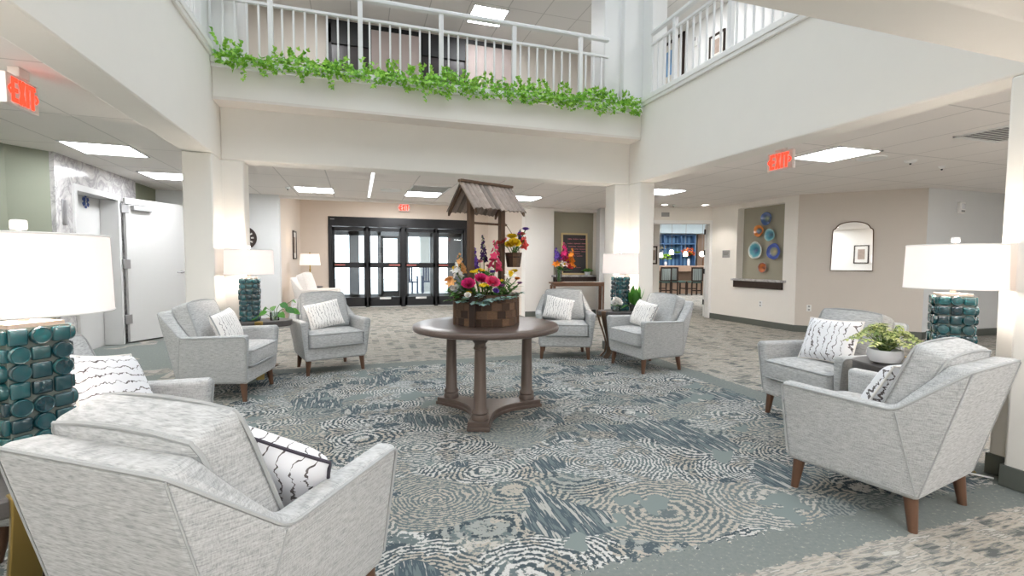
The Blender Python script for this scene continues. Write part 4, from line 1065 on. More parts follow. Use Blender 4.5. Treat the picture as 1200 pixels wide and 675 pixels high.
FL = [
 ('rose', 'magenta', (549, 333), -.22, 'magenta rose at the left front of the well planter', dict(R=0.042, lean=(-.3, -.9))),
 ('rose', 'magenta', (564, 327), -.2, 'deep magenta rose left of the large pink rose', dict(R=0.041, lean=(0, -.8))),
 ('rose', 'pink', (577, 331), -.22, 'large pink rose at the front centre of the well planter', dict(R=0.045, lean=(.1, -.9))),
 ('yarrow', 'yellow', (555, 319), -.14, 'yellow yarrow head between the left post and the roses', dict(R=.032)),
 ('yarrow', 'yellow', (562, 317), -.10, 'yellow yarrow head behind the deep magenta rose', dict(R=.036)),
 ('yarrow', 'yellow', (567, 335), -.27, 'yellow yarrow cluster in front of the two front roses', dict(R=.036, lean=(0, -1))),
 ('yarrow', 'yellow', (586, 329), -.08, 'small yellow yarrow head right of the large pink rose', dict(R=.028)),
 ('lark', 'violet', (556, 316), .0, 'violet delphinium spike right of the left post', dict(R=.036, L=.16, n=16)),
 ('lark', 'indigo', (567, 305), .06, 'tall dark purple delphinium spike between the posts', dict(R=.03, L=.19, n=18, lean=(-.05, 0))),
 ('lark', 'indigo', (557, 306), .08, 'thin dark purple bud spike near the left post', dict(R=.016, L=.14, n=12, lean=(-.1, 0))),
 ('spike', 'pink', (580, 314), -.02, 'tall pink gladiolus near the right post', dict(R=.052, L=.20, n=10, lean=(.0, 0))),
 ('rose', 'blush', (562, 307), .02, 'blush pink bud above the yellow yarrow', dict(R=0.026)),
 ('rose', 'blush', (573, 312), .06, 'pale pink bud behind the tall gladiolus', dict(R=0.024)),
 ('rose', 'violet', (577, 319), -.1, 'violet lisianthus above the large pink rose', dict(R=0.024)),
 ('rose', 'mauve', (588, 335), -.16, 'mauve bloom right of the large pink rose', dict(R=0.023)),
 ('rose', 'violet', (581, 341), -.26, 'small violet bloom below the large pink rose', dict(R=0.019, lean=(0, -1))),
 ('star', 'white', (598, 324), -.14, 'white daffodil with a yellow cup at the right', dict(R=0.051, lean=(-.1, -.9))),
 ('star', 'yellow', (598, 320), -.05, 'yellow daffodil above the white daffodil', dict(R=0.030, lean=(0, -.6))),
 ('rose', 'orange', (606, 327), -.02, 'orange bud at the right rim of the well planter', dict(R=0.023)),
 ('rose', 'mauve', (609, 332), -.06, 'mauve bloom at the right rim of the well planter', dict(R=0.020)),
 ('spike', 'peach', (540, 318), -.05, 'peach gladiolus leaning at the left of the well', dict(R=.042, L=.13, n=8, lean=(-.1, 0))),
 ('star', 'peach', (529, 333), -.1, 'peach lily at the far left of the well planter', dict(R=0.051, lean=(-.6, -.7))),
 ('spike', 'white', (537, 324), -.1, 'white snapdragon beside the left post', dict(R=.038, L=.10, n=9, lean=(-.2, -.1))),
 ('rose', 'white', (533, 338), -.12, 'white bloom above the left rim of the well planter', dict(R=0.027, lean=(-.5, -.6))),
 ('rose', 'white', (548, 346), -.27, 'small white bloom below the left magenta rose', dict(R=0.020, lean=(-.2, -1))),
 ('euc', '', (556, 356), -.30, 'eucalyptus sprig draping over the front left rim', dict(R=.05, n=14, cat='foliage')),
 ('euc', '', (566, 357), -.32, 'eucalyptus sprig draping over the front rim', dict(R=.055, n=16, cat='foliage')),
 ('euc', '', (573, 353), -.31, 'eucalyptus sprig under the large pink rose', dict(R=.05, n=12, cat='foliage')),
 ('euc', '', (596, 349), -.26, 'eucalyptus sprig draping over the front right rim', dict(R=.045, n=12, cat='foliage')),
 ('euc', '', (612, 343), -.08, 'eucalyptus sprig reaching out at the right', dict(R=.045, n=12, cat='foliage')),
 ('euc', '', (545, 350), -.25, 'eucalyptus sprig under the left magenta rose', dict(R=.045, n=12, cat='foliage')),
 ('green', '', (524, 341), -.12, 'green leafy sprig reaching out at the left', dict(R=.07, n=18, cat='foliage')),
 ('green', '', (523, 352), -.12, 'green leafy sprig drooping past the left rim', dict(R=.05, n=14, cat='foliage')),
 ('green', '', (534, 329), -.02, 'green leafy sprig behind the peach lily', dict(R=.07, n=16, cat='foliage')),
 ('green', '', (568, 318), .05, 'green blade leaves between the two posts', dict(R=.10, n=14, cat='foliage')),
 ('green', '', (590, 328), .03, 'green leafy sprig beside the right post', dict(R=.06, n=14, cat='foliage')),
 ('green', '', (606, 336), -.10, 'green leafy sprig at the right rim', dict(R=.06, n=14, cat='foliage')),
 ('green', '', (555, 340), -.20, 'green leafy sprig among the front roses', dict(R=.06, n=14, cat='foliage')),
 ('green', '', (584, 342), -.22, 'green leafy sprig below the large pink rose', dict(R=.05, n=12, cat='foliage')),
 ('green', '', (541, 335), -.15, 'green leafy sprig behind the left magenta rose', dict(R=.075, n=22, cat='foliage')),
 ('green', '', (528, 346), -.18, 'green leafy sprig low at the left rim', dict(R=.06, n=18, cat='foliage')),
 ('green', '', (572, 322), -.04, 'green leafy sprig behind the front roses', dict(R=.08, n=20, cat='foliage')),
 ('green', '', (600, 333), -.1, 'green leafy sprig under the white daffodil', dict(R=.06, n=18, cat='foliage')),
 ('euc', '', (537, 354), -.24, 'eucalyptus sprig draping over the left rim', dict(R=.05, n=16, cat='foliage')),
 ('euc', '', (583, 351), -.30, 'eucalyptus sprig over the rim right of centre', dict(R=.05, n=14, cat='foliage')),
 ('euc', '', (605, 348), -.18, 'eucalyptus sprig over the right rim', dict(R=.045, n=14, cat='foliage')),
 ('euc', '', (561, 347), -.26, 'eucalyptus sprig between the two front roses', dict(R=.05, n=14, cat='foliage')),
 ('star', 'white', (534, 318), -.08, 'white lily above the peach lily', dict(R=.045, lean=(-.4, -.6))),
 ('yarrow', 'yellow', (549, 343), -.2, 'small yellow yarrow head under the left magenta rose', dict(R=.022, lean=(0, -1))),
 ('rose', 'peach', (526, 328), -.06, 'peach bud at the far left edge of the arrangement', dict(R=.03, lean=(-.5, -.3))),
 ('rose', 'yellow', (603, 318), -.03, 'yellow bud right of the white daffodil', dict(R=.026)),
]
for kind, c_, px, dt, lab, kw in FL: flower(kind, c_, W(*px, dt), lab, **kw)
GB = 'flowers in the hanging basket'
br_ = (HB.x, HB.y, TZ+.52)
for kind, c_, px, dt, lab, kw in [
 ('rose', 'yellow', (600, 278), .0, 'yellow rose at the top of the hanging basket', dict(R=.042)),
 ('rose', 'yellow', (603, 285), -.08, 'yellow rose at the front of the hanging basket', dict(R=.04, lean=(0, -.9))),
 ('rose', 'yellow', (597, 287), -.08, 'small yellow bloom low in the hanging basket', dict(R=.03, lean=(-.2, -.9))),
 ('spike', 'coral', (612, 287), -.02, 'coral gladiolus at the right of the hanging basket', dict(R=.045, L=.06, n=6, lean=(.3, 0))),
 ('rose', 'coral', (588, 284), .0, 'coral bloom at the left of the hanging basket', dict(R=.04, lean=(-.6, -.3))),
 ('lark', 'violet', (608, 278), .0, 'violet delphinium sprig in the hanging basket', dict(R=.022, L=.06, n=8, lean=(.2, 0))),
 ('rose', 'violet', (616, 269), .0, 'violet bloom on a long stem above the hanging basket', dict(R=.026)),
 ('rose', 'coral', (611, 275), .02, 'coral bud behind the yellow roses of the basket', dict(R=.03)),
 ('green', '', (606, 290), -.05, 'green leaves over the rim of the hanging basket', dict(R=.05, n=12, cat='foliage'))]:
    flower(kind, c_, W(*px, dt+.12), lab, root=br_, group=GB, **kw)
# vase on the console table
VX = Vector((4.0, 9.20, .77))
t = thing('glass_vase', 'clear glass vase on the left end of the console table', 'vase', VX)
m = MB(); m.lathe([(.05, 0), (.055, .01), (.06, .12), (.075, .26), (.070, .26), (.056, .12), (.05, .02)], 24, cap=False); m.build('body', m_vase, t)
m = MB(); 
for k in range(14): a = k*2.4; m.tube([(.035*math.cos(a), .035*math.sin(a), .02), (.04*math.cos(a+2), .04*math.sin(a+2), .26)], .006, 5)
m.build('stems', m_leaf, t)
def VW(px, py): return V((px-600)/F_PX*10.0, 10.0, CAM_H-(py-309.0)/F_PX*10.0)
GV = 'flowers in the console table vase'
for kind, c_, px, lab, kw in [
 ('spike', 'magenta', (661, 306), 'magenta gladiolus in the console table vase', dict(R=.095, L=.34, n=12)),
 ('spike', 'orange', (668, 308), 'orange gladiolus in the console table vase', dict(R=.09, L=.26, n=9, lean=(.15, 0))),
 ('lark', 'violet', (654, 306), 'violet delphinium in the console table vase', dict(R=.08, L=.24, n=14, lean=(-.25, 0))),
 ('star', 'orange', (652, 312), 'orange lily left in the console table vase', dict(R=.105, lean=(-.5, -.8))),
 ('star', 'white', (661, 312), 'white lily in the console table vase', dict(R=.11, lean=(0, -.9))),
 ('star', 'orange', (670, 313), 'orange lily right in the console table vase', dict(R=.10, lean=(.4, -.8))),
 ('rose', 'coral', (666, 314), 'red bloom low in the console table vase', dict(R=.08, lean=(.3, -.8))),
 ('green', '', (657, 317), 'green leaves left in the console table vase', dict(R=.14, n=14, cat='foliage')),
 ('green', '', (665, 318), 'green leaves right in the console table vase', dict(R=.14, n=14, cat='foliage'))]:
    flower(kind, c_, VW(*px), lab, root=(VX.x, VX.y, VX.z+.22), group=GV, **kw)
# small plant on the chalkboard sill
def leafy(name, label, cat, P, pot, n, spread, h, L, Wd, mat, potm=None, curl=.3, arch=True, seed=1, stems=True, rz=0):
    random.seed(seed); t = thing(name, label, cat, P, rz)
    if pot: m = MB(); m.lathe(pot, 28); m.build('pot', potm or m_ceram, t)
    z0 = pot[-2][1]-.01 if pot else 0
    m = MB(); st = MB()
    for k in range(n):
        a = 2*PI*k/n*3.3+random.uniform(-.3, .3); f = random.uniform(.35, 1); r = spread*f; hh = h*random.uniform(.5, 1)*(1.15-.6*f)
        p0 = Vector((.02*math.cos(a), .02*math.sin(a), z0)); p1 = Vector((r*.5*math.cos(a), r*.5*math.sin(a), z0+hh)); p2 = Vector((r*math.cos(a), r*math.sin(a), z0+hh*(.75 if arch else 1.1)))
        st.tube([p0, p0*.25+p1*.5+p2*.25, p2], .003, 5)
        m.leaf(p2, (p2-p1)+Vector((0, 0, .01)), (0, 0, 1), L*random.uniform(.7, 1.1), Wd*random.uniform(.8, 1.1), .2, 4, curl)
    m.build('leaves', mat, t, recalc=False)
    if stems: st.build('stems', m_stem, t)
    return t
leafy('potted_plant', 'small green plant on the chalkboard niche sill', 'plant', (4.94, 9.76, .90), [(.05, 0), (.07, .06), (.072, .07), (.06, .07), (.055, .06)], 60, .10, .14, .07, .05, m_leaf, seed=4)
# pothos cutting in a glass on the left back table
P = Vector((-.80, 5.29, .58))
t = thing('pothos_cutting', 'green pothos cutting in a small glass beside the left back lamp', 'plant', P)
m = MB(); m.lathe([(.035, 0), (.042, .004), (.045, .085), (.042, .085), (.038, .01)], 24, cap=False); m.build('glass', m_vase, t)
m = MB(); s = MB()
for a, r, z, L in ((-2.6, .10, .10, .10), (-.2, .14, .12, .12), (.3, .20, .10, .13), (-.9, .10, .08, .11), (-1.6, .06, .15, .10), (.6, .25, .19, .07), (2.6, .12, .12, .10), (-3.0, .20, .05, .10), (-.4, .08, .17, .11)):
    r *= .72; L *= .85; e = Vector((r*math.cos(a), r*math.sin(a), z)); s.tube([(0, 0, .01), e*.5+Vector((0, 0, .04)), e], .003, 5)
    m.leaf(e, Vector((math.cos(a), math.sin(a), -.3)), (-.3, -.8, .8), L, L*.75, .15, 4, .25)
m.build('leaves', m_leaf, t, recalc=False); s.build('stems', m_stem, t)
# white flower in a glass and leafy plant on the right back table
P = Vector((3.02, 5.18, .58))
t = thing('posy_glass', 'white bloom in a small glass beside the right back lamp', 'flower vase', P)
m = MB(); m.lathe([(.035, 0), (.045, .004), (.045, .07), (.042, .07), (.04, .01)], 20, cap=False); m.build('glass', m_vase, t)
m = MB(); rose(m, (.015, 0, .12), (.2, -.7, .8), .055); rose(m, (-.03, -.01, .11), (-.4, -.7, .6), .035); m.build('blossom', MP['white'], t, recalc=False)
m = MB()
for k in range(9): a = k*2.4; m.leaf((0, 0, .06), (math.cos(a), math.sin(a), .5), (0, 0, 1), .09, .05, .2, 4, .3)
m.build('leaves', m_leaf, t, recalc=False)
P = Vector((3.29, 5.20, .58))
t = thing('potted_plant', 'broad-leaved green plant behind the right back armchair', 'plant', P)
m = MB(); m.lathe([(.05, 0), (.065, .07), (.067, .08), (.058, .08), (.05, .06)], 24); m.build('pot', m_endtop, t)
m = MB(); random.seed(9)
for k in range(18):
    a = 2*PI*k/18*3.1; f = random.uniform(.2, .9)
    m.leaf((.02*math.cos(a), .02*math.sin(a), .07+.05*random.random()), (f*math.cos(a), f*math.sin(a), .9), (math.cos(a), math.sin(a), .3), random.uniform(.15, .23), .085, .22, 4, .25)
m.leaf((-.06, -.02, .07), (-1, -.2, .25), (0, 0, 1), .16, .05, .2, 4, .5)
m.build('leaves', m_leaf, t, recalc=False)
# fern in a white bowl
P = Vector((3.04, 2.04, .58))
t = thing('fern_bowl', 'pale green fern in a white bowl beside the near right lamp', 'plant', P)
m = MB(); m.lathe([(.045, 0), (.075, .012), (.092, .05), (.088, .085), (.080, .085), (.080, .05), (.02, .02)], 36, cap=False); m.build('bowl', m_ceram, t)
m = MB(); s = MB(); random.seed(12)
for k in range(46):
    a = k*2.39996; f = random.uniform(.25, 1); R_ = .20*f; H_ = .15*(1.1-f*.75)
    p0 = Vector((.02*math.cos(a), .02*math.sin(a), .07)); pts = []
    for i in range(8):
        q = i/7; pts.append(p0+Vector((R_*q*math.cos(a), R_*q*math.sin(a), H_*1.5*math.sin(q*2.0)*(1-.25*q))))
    s.tube(pts, .0018, 4)
    for i in range(1, 8):
        d = (pts[i]-pts[i-1]).normalized(); sd = d.cross(Vector((0, 0, 1))).normalized()
        for sg in (-1, 1): m.leaf(pts[i], d*.6+sd*sg+Vector((0, 0, -.1)), (0, 0, 1), .040*(1.2-i*.08), .020, .15, 3, .3)
    m.leaf(pts[-1], pts[-1]-pts[-2], (0, 0, 1), .035, .016, .1, 3)
m.build('fronds', m_fern, t, recalc=False); s.build('stems', m_stem, t)
# ivy along the planter ledge
random.seed(31); m = MB()
def ivy_leaf(p, d, n, L):
    d = Vector(d).normalized(); n = Vector(n); sd = d.cross(n)
    if sd.length < 1e-4: return
    sd.normalize(); n = sd.cross(d).normalized(); p = Vector(p)
    o = [(0, 0, 0), (.38, .12, .06), (.52, .42, .0), (.26, .52, .06), (0, 1, -.06), (-.26, .52, .06), (-.52, .42, 0), (-.38, .12, .06)]
    c = p+d*L*.4-n*L*.03
    vs = [c]+[p+sd*(x*L)+d*(y*L)+n*(z*L) for x, y, z in o]
    m.add(vs, [(0, i, i % 8+1) for i in range(1, 9)])
x = XL+.02
hs = [random.random() for _ in range(60)]
def hgt(x):
    s = (x-XL)/(XR-XL)*58; i = int(s); f = s-i; return hs[max(0, min(58, i))]*(1-f)+hs[max(0, min(58, i))+1]*f
for k in range(2500):
    x = random.uniform(XL+.03, XR-.03); y = YB-.30+random.random()**1.1*.20; h = hgt(x)
    z = 3.09+(.05+.14*h)*random.random()**.8+(.0 if y > YB-.27 else -.03*random.random())
    if random.random() < .22: y = YB-.305-random.random()*.03; z = 3.10-random.random()*.10*(.4+h)
    ivy_leaf((x, y, z), (random.gauss(0, .7), random.gauss(-.5, .5), random.gauss(-.1, .6)), (random.gauss(0, .5), -.8+random.gauss(0, .4), .7), random.uniform(.035, .065))
for k in range(60):      # trailing shoots
    x = random.uniform(XL+.05, XR-.05) if k > 10 else XL+.12+(XR-XL-.2)*[.03, .16, .2, .42, .47, .56, .63, .70, .79, .86, .95][k]
    L = random.uniform(.05, .16) if k > 10 else [.2, .17, .2, .22, .18, .12, .15, .12, .16, .12, .1][k]
    px = x
    for i in range(int(L/.018)):
        px += random.gauss(0, .008); z = 3.10-i*.018; ivy_leaf((px+random.gauss(0, .018), YB-.315-random.random()*.02, z), (random.gauss(0, .6), -.4, -.7), (random.gauss(0, .4), -1, .35), random.uniform(.03, .05))
for k in range(40):      # upright tips
    x = random.uniform(XL+.1, XR-.1)
    for i in range(4): ivy_leaf((x+random.gauss(0, .02), YB-.2, 3.20+.03*i), (random.gauss(0, .5), -.4, .5), (0, -1, .5), .05)
for i in range(9): ivy_leaf((XL+.02+.012*i, YB-.24+.01*i, 3.36-i*.035), (random.gauss(0, .5), -.5, .2), (.3, -1, .4), .055)
tag(m.build('ivy', m_ivy, recalc=False), 'bright green ivy trailing along the planter ledge', 'ivy', kind='stuff')
# ================================================================== RAILINGS, WALL PIECES, LIGHTS
def railing(label, p0, p1, posts, zb, zl, zt, step=.1055, group='white gallery railings'):
    p0, p1 = Vector(p0), Vector(p1); d = (p1-p0); L = d.length; a = math.atan2(d.y, d.x)
    t = thing('gallery_railing', label, 'railing', (p0.x, p0.y, zb), a, group)
    m = MB(); m.box2((0, -.03, zt-zb-.045), (L, .03, zt-zb)); m.build('top_rail', m_white, t, .01)
    m = MB(); m.box2((0, -.018, zl-zb-.03), (L, .018, zl-zb)); m.build('lower_rail', m_white, t, .005)
    for s in posts:
        m = MB(); m.box2((s-.024, -.024, 0), (s+.024, .024, zt-zb-.03)); m.build('post', m_white, t, .004)
    n = int(L/step); pr = MB(); pr.box2((-.0095, -.0095, 0), (.0095, .0095, zl-zb-.01)); first = None
    off = (posts[0] % step) if posts else 0
    for k in range(n+1):
        s = off+k*step
        if s > L-.01 or any(abs(s-q) < .035 for q in posts): continue
        if first is None: first = pr.build('baluster', m_white, t, .002); o = first
        else: o = first.copy(); COL.objects.link(o); o.parent = t
        o.location = (s, 0, 0)
    return t
railing('white railing behind the ivy planter', (XL-.05, 5.42, 0), (2.99, 5.42, 0), [.55, 1.405, 2.26, 3.11, 3.96], 3.0, 3.74, 3.95)
railing('white railing along the right gallery', (3.50, 5.25, 0), (3.50, 1.3, 0), [.46, 1.33, 2.2, 3.07], 3.20, 3.885, 4.03)
railing('white railing along the left gallery', (-1.42, 5.25, 0), (-1.42, 1.3, 0), [.46, 1.33, 2.2, 3.07], 3.20, 3.885, 4.03)
# ---- ceiling light panels
GL = 'square ceiling light panels'
def panel(label, x, y, rz=0, z=ZC, s=.6, e=None):
    t = thing('ceiling_light', label, 'ceiling light', (x, y, z), rz, GL)
    m = MB(); 
    for a, b in (((-s/2, -s/2), (s/2, -s/2+.02)), ((-s/2, s/2-.02), (s/2, s/2)), ((-s/2, -s/2), (-s/2+.02, s/2)), ((s/2-.02, -s/2), (s/2, s/2))): m.box2((*a, -.012), (*b, .0))
    m.build('frame', m_white, t)
    m = MB(); m.box2((-s/2+.02, -s/2+.02, -.007), (s/2-.02, s/2-.02, -.002)); m.build('diffuser', m_panel, t)
panel('light panel nearest the marble lift surround', -2.53, 6.24, .05)
panel('light panel above the open white fire door', -2.48, 7.92, .0)
panel('light panel beside the right exit sign', 4.9, 3.9, .0)
panel('light panel above the clock wall', -.66, 8.6, .0)
panel('light panel left of the flower well roof, before the doors', 1.10, 8.5, .0)
panel('light panel right of the flower well roof', 2.9, 8.4, .0)
panel('light panel beyond the right back column', 4.8, 6.85, .0)
panel('light panel on the upper gallery ceiling', 2.12, 7.98, .0, ZU)
t = thing('glowing_grid_bar', 'narrow ceiling grid bar before the glass doors, its sheen set as glow', 'ceiling light', (.21, 7.9, ZC))
m = MB(); m.box2((-.03, -1.35, -.01), (.03, 1.35, 0)); m.build('frame', m_white, t)
m = MB(); m.box2((-.022, -1.33, -.013), (.022, 1.33, -.009)); m.build('diffuser', glow('grid_bar_sheen_glow', (255, 252, 248), 1.6), t)  # emission stands in for light reflected off a ceiling grid bar
for i, (p, lab) in enumerate(((V(3.08, 9.75), 'left recessed downlight before the bar room doorway'), (V(3.90, 9.75), 'right recessed downlight before the bar room doorway'))):
    t = thing('downlight', lab, 'downlight', (p.x, p.y, ZC), 0, 'recessed downlights by the bar room')
    m = MB(); m.lathe([(.09, -.012), (.095, 0), (.06, 0), (.065, -.008)], 28, cap=False); m.build('trim_ring', m_white, t)
    m = MB(); m.lathe([(.062, -.004), (.03, -.012), (.001, -.015)], 24); m.build('lens', m_down, t)
    li = bpy.data.lights.new('downlight_lamp', 'SPOT'); li.energy = 30; li.spot_size = 1.9; li.spot_blend = .6; li.shadow_soft_size = .06; li.color = (1, .93, .84)
    lo = bpy.data.objects.new('downlight_lamp', li); COL.objects.link(lo); lo.location = (p.x, p.y, ZC-.03)
# ceiling fittings
t = thing('ceiling_speaker', 'round white speaker disc in the ceiling before the doors', 'speaker', (.54, 8.2, ZC)); m = MB(); m.lathe([(.165, -.012), (.17, 0), (.001, 0)], 32); m.lathe([(.14, -.016), (.14, -.010), (.001, -.010)], 32); m.build('grille', m_whitepl, t)
t = thing('ceiling_speaker', 'round grey speaker disc beside the right light panel', 'speaker', (5.46, 3.9, ZC)); m = MB(); m.lathe([(.14, -.012), (.145, 0), (.001, 0)], 32); m.build('grille', m_whitepl, t)
def puck(label, x, y, r=.055, name='smoke_detector'):
    t = thing(name, label, 'smoke detector' if name == 'smoke_detector' else 'sprinkler', (x, y, ZC)); m = MB(); m.lathe([(r*.5, -.035), (r, -.02), (r*1.1, 0), (.001, 0)], 24); m.build('body', m_whitepl, t); m = MB(); m.lathe([(.008, -.05), (.012, -.034), (.001, -.034)], 10); m.build('sensor', m_ink, t)
puck('smoke detector right of the round ceiling speaker', 6.0, 3.85); puck('sprinkler head at the right of the ceiling', 6.7, 3.95, .03, 'sprinkler_head'); puck('sprinkler head in the ceiling near the left back column', -1.05, 8.45, .035, 'sprinkler_head'); puck('sprinkler head between the two downlights', V(3.27, 9.78).x, V(3.27, 9.78).y, .03, 'sprinkler_head')
def vent(label, loc, rot, w, h, n, mat=None):
    t = thing('air_vent', label, 'vent', loc); t.rotation_euler = rot
    m = MB(); 
    for a, b in (((-w/2, -h/2), (w/2, -h/2+.02)), ((-w/2, h/2-.02), (w/2, h/2)), ((-w/2, -h/2), (-w/2+.02, h/2)), ((w/2-.02, -h/2), (w/2, h/2))): m.box2((*a, -.012), (*b, .0))
    m.build('frame', mat or m_whitepl, t); m = MB()
    for k in range(n):
        y = -h/2+.02+(h-.04)*(k+.5)/n; m.box((0, y, -.006), (w-.04, (h-.04)/n*.8, .003), (.5, 0, 0))
    m.build('louvre', mat or m_whitepl, t); m = MB(); m.box2((-w/2+.01, -h/2+.01, -.002), (w/2-.01, h/2-.01, -.0005)); m.build('backing', m_greypl, t)
vent('square grille in the ceiling by the near right column', (5.55, 2.72, ZC), (0, 0, 0), .6, .6, 12)
vent('ceiling grille beside the light panel before the doors', (1.12, 7.85, ZC), (0, 0, 0), .6, .6, 12)
vp = BR @ Vector((3.26, -.002, 2.21)); vent('small grey vent over the bar room doorway', vp, (PI/2, 0, -YAW), .17, .09, 4, m_greypl)
# ---- exit signs
def exit_sign(label, loc, rz, w=.30, h=.185, arrows=True):
    """front faces local -Y, text along local +X"""
    t = thing('exit_sign', label, 'exit sign', loc, rz, 'red exit signs')
    m = MB(); m.box2((-w/2, -.02, -h), (w/2, .02, 0)); m.build('housing', m_exit, t, .006)
    m = MB(); m.box2((-.05, -.03, 0), (.05, .03, .06)); m.build('canopy', m_exit, t, .004)
    m = MB(); s = h*.78; z0 = -h*.89; st = .026; W_ = [.052, .060, .020, .056]; gap = .011; x = -(sum(W_)+3*gap)/2; y0, y1 = -.026, -.0195
    def bar(a, b, c, d): m.box2((a, y0, c), (b, y1, d))
    e = x; bar(e, e+st*.8, z0, z0+s)
    for q in (0, .5, 1): zz = z0+(s-.024)*q; bar(e, e+W_[0], zz, zz+.024)
    e += W_[0]+gap; 
    for sg in (1, -1):
        m.box(((e+W_[1]/2), (y0+y1)/2, z0+s/2), (.022, y1-y0, s*1.04), (0, sg*math.atan2(W_[1]-.022, s), 0))
    e += W_[1]+gap; bar(e, e+W_[2], z0, z0+s)
    e += W_[2]+gap; bar(e, e+W_[3], z0+s-.024, z0+s); bar(e+W_[3]/2-.011, e+W_[3]/2+.011, z0, z0+s)
    m.build('lettering', m_red, t)
    if arrows:
        for sg in (-1, 1):
            m = MB(); x0 = sg*(w/2-.012)
            for q in (1, -1): m.box((x0-sg*.012, (y0+y1)/2, z0+s/2+q*.012), (.034, y1-y0, .011), (0, sg*q*.8, 0))
            m.build('chevron', m_red, t)
    return t
exit_sign('red exit sign hanging under the left beam', (-1.99, 3.83, 2.30), PI/2, .30)
exit_sign('red exit sign hanging under the right beam', (4.06, 3.80, 2.30), -PI/2, .30)
exit_sign('small red exit sign above the glass entrance doors', (1.16, 12.70, 2.66), 0, .30)
# ---- wall pieces
t = thing('wall_clock', 'round dark clock half hidden by the left back column', 'clock', (-1.90, 9.495, 1.58))
t.rotation_euler = (PI/2, 0, 0)
m = MB(); m.lathe([(.205, 0), (.205, .02), (.195, .03), (.17, .03), (.17, .012), (.001, .012)], 48); m.build('rim', m_dark, t)
m = MB(); m.lathe([(.09, .012), (.09, .016), (.001, .016)], 40); m.build('dial', m_gold, t)
m = MB()
for k in range(12): a = 2*PI*k/12; m.box((.135*math.cos(a), .135*math.sin(a), .015), (.045, .012, .004), (0, 0, a)); m.box((.135*math.cos(a+.1), .135*math.sin(a+.1), .015), (.045, .006, .004), (0, 0, a+.1))
m.build('numerals', m_pic, t); m = MB(); m.box((.03, .02, .02), (.09, .008, .004), (0, 0, .6)); m.box((-.01, .05, .02), (.008, .12, .004), (0, 0, -.1)); m.build('hands', m_ink, t)
def picture(label, loc, rot, w, h, fm, art, fw_=.03):
    t = thing('framed_picture', label, 'picture', loc); t.rotation_euler = rot
    m = MB()
    for a, b in (((-w/2, -h/2), (w/2, -h/2+fw_)), ((-w/2, h/2-fw_), (w/2, h/2)), ((-w/2, -h/2), (-w/2+fw_, h/2)), ((w/2-fw_, -h/2), (w/2, h/2))): m.box2((*a, 0), (*b, .025))
    m.build('frame', fm, t, .003); m = MB(); m.box2((-w/2+.01, -h/2+.01, .002), (w/2-.01, h/2-.01, .010)); m.build('mount', m_pic, t)
    m = MB(); m.box2((-w*.24, -h*.28, .010), (w*.24, h*.28, .013)); m.build('print', art, t); return t
m_art = island_mat('soft_print', [(170, 150, 140), (190, 170, 156)], .7, 0, .6)
picture('tall dark-framed picture on the alcove side wall', (XL-.028, 11.55, 1.53), (PI/2, 0, PI/2), .55, .62, m_dark, m_art)
picture('dark-framed picture just inside the bar room doorway', BR @ Vector((3.33, .998, 1.36)), (PI/2, 0, -YAW), .14, .42, m_dark, m_art)
ub = picture('blue landscape picture on the upper right gallery wall', (5.597, 7.85, 4.9), (PI/2, 0, -PI/2), .95, .8, m_dark, plain('blue_print', (120, 170, 220), .6, var=.4, vs=5), .05)
picture('small dark picture at the end of the upper right gallery', (5.597, 6.55, 4.7), (PI/2, 0, -PI/2), .35, .4, m_dark, m_art)
t = thing('thermostat', 'white thermostat on the upper right gallery wall', 'thermostat', (5.60, 7.1, 5.0)); m = MB(); m.box2((-.03, -.06, -.09), (0, .06, .09)); m.build('body', m_whitepl, t, .006); m = MB(); m.box2((-.034, -.04, .0), (-.029, .04, .06)); m.build('display', m_greypl, t)
# chalkboard with illegible pink handwriting
t = thing('chalkboard', 'gold-framed chalkboard with pink handwriting in the niche', 'chalkboard', (4.66, 9.85, .905)); t.rotation_euler = (PI/2-.04, 0, 0)
w_, h_ = .64, .93
m = MB()
for a, b in (((-w_/2, 0), (w_/2, .035)), ((-w_/2, h_-.035), (w_/2, h_)), ((-w_/2, 0), (-w_/2+.035, h_)), ((w_/2-.035, 0), (w_/2, h_))): m.box2((*a, 0), (*b, .03))
m.build('frame', m_gold, t, .004); m = MB(); m.box2((-w_/2+.02, .02, 0), (w_/2-.02, h_-.02, .012)); m.build('slate', m_chalk, t)
m = MB(); random.seed(8)
for li_, (y, x0, x1, hh) in enumerate(((.80, -.17, .24, .035), (.70, -.18, .22, .035), (.635, -.15, .24, .026), (.575, -.02, .22, .026), (.52, -.17, .20, .022), (.47, -.16, .12, .022), (.42, -.14, .06, .02), (.16, -.10, .15, .018))):
    x = x0
    while x < x1:
        n = random.randint(4, 9); pts = []
        for k in range(n*4):
            x += random.uniform(.004, .0068); pts.append((x, y+hh*.5*math.sin(k*1.9)*random.uniform(.4, 1), .0145))
        if len(pts) > 2: m.tube(pts, .0036, 4)
        x += .022
m.build('handwriting', m_chalkp, t)
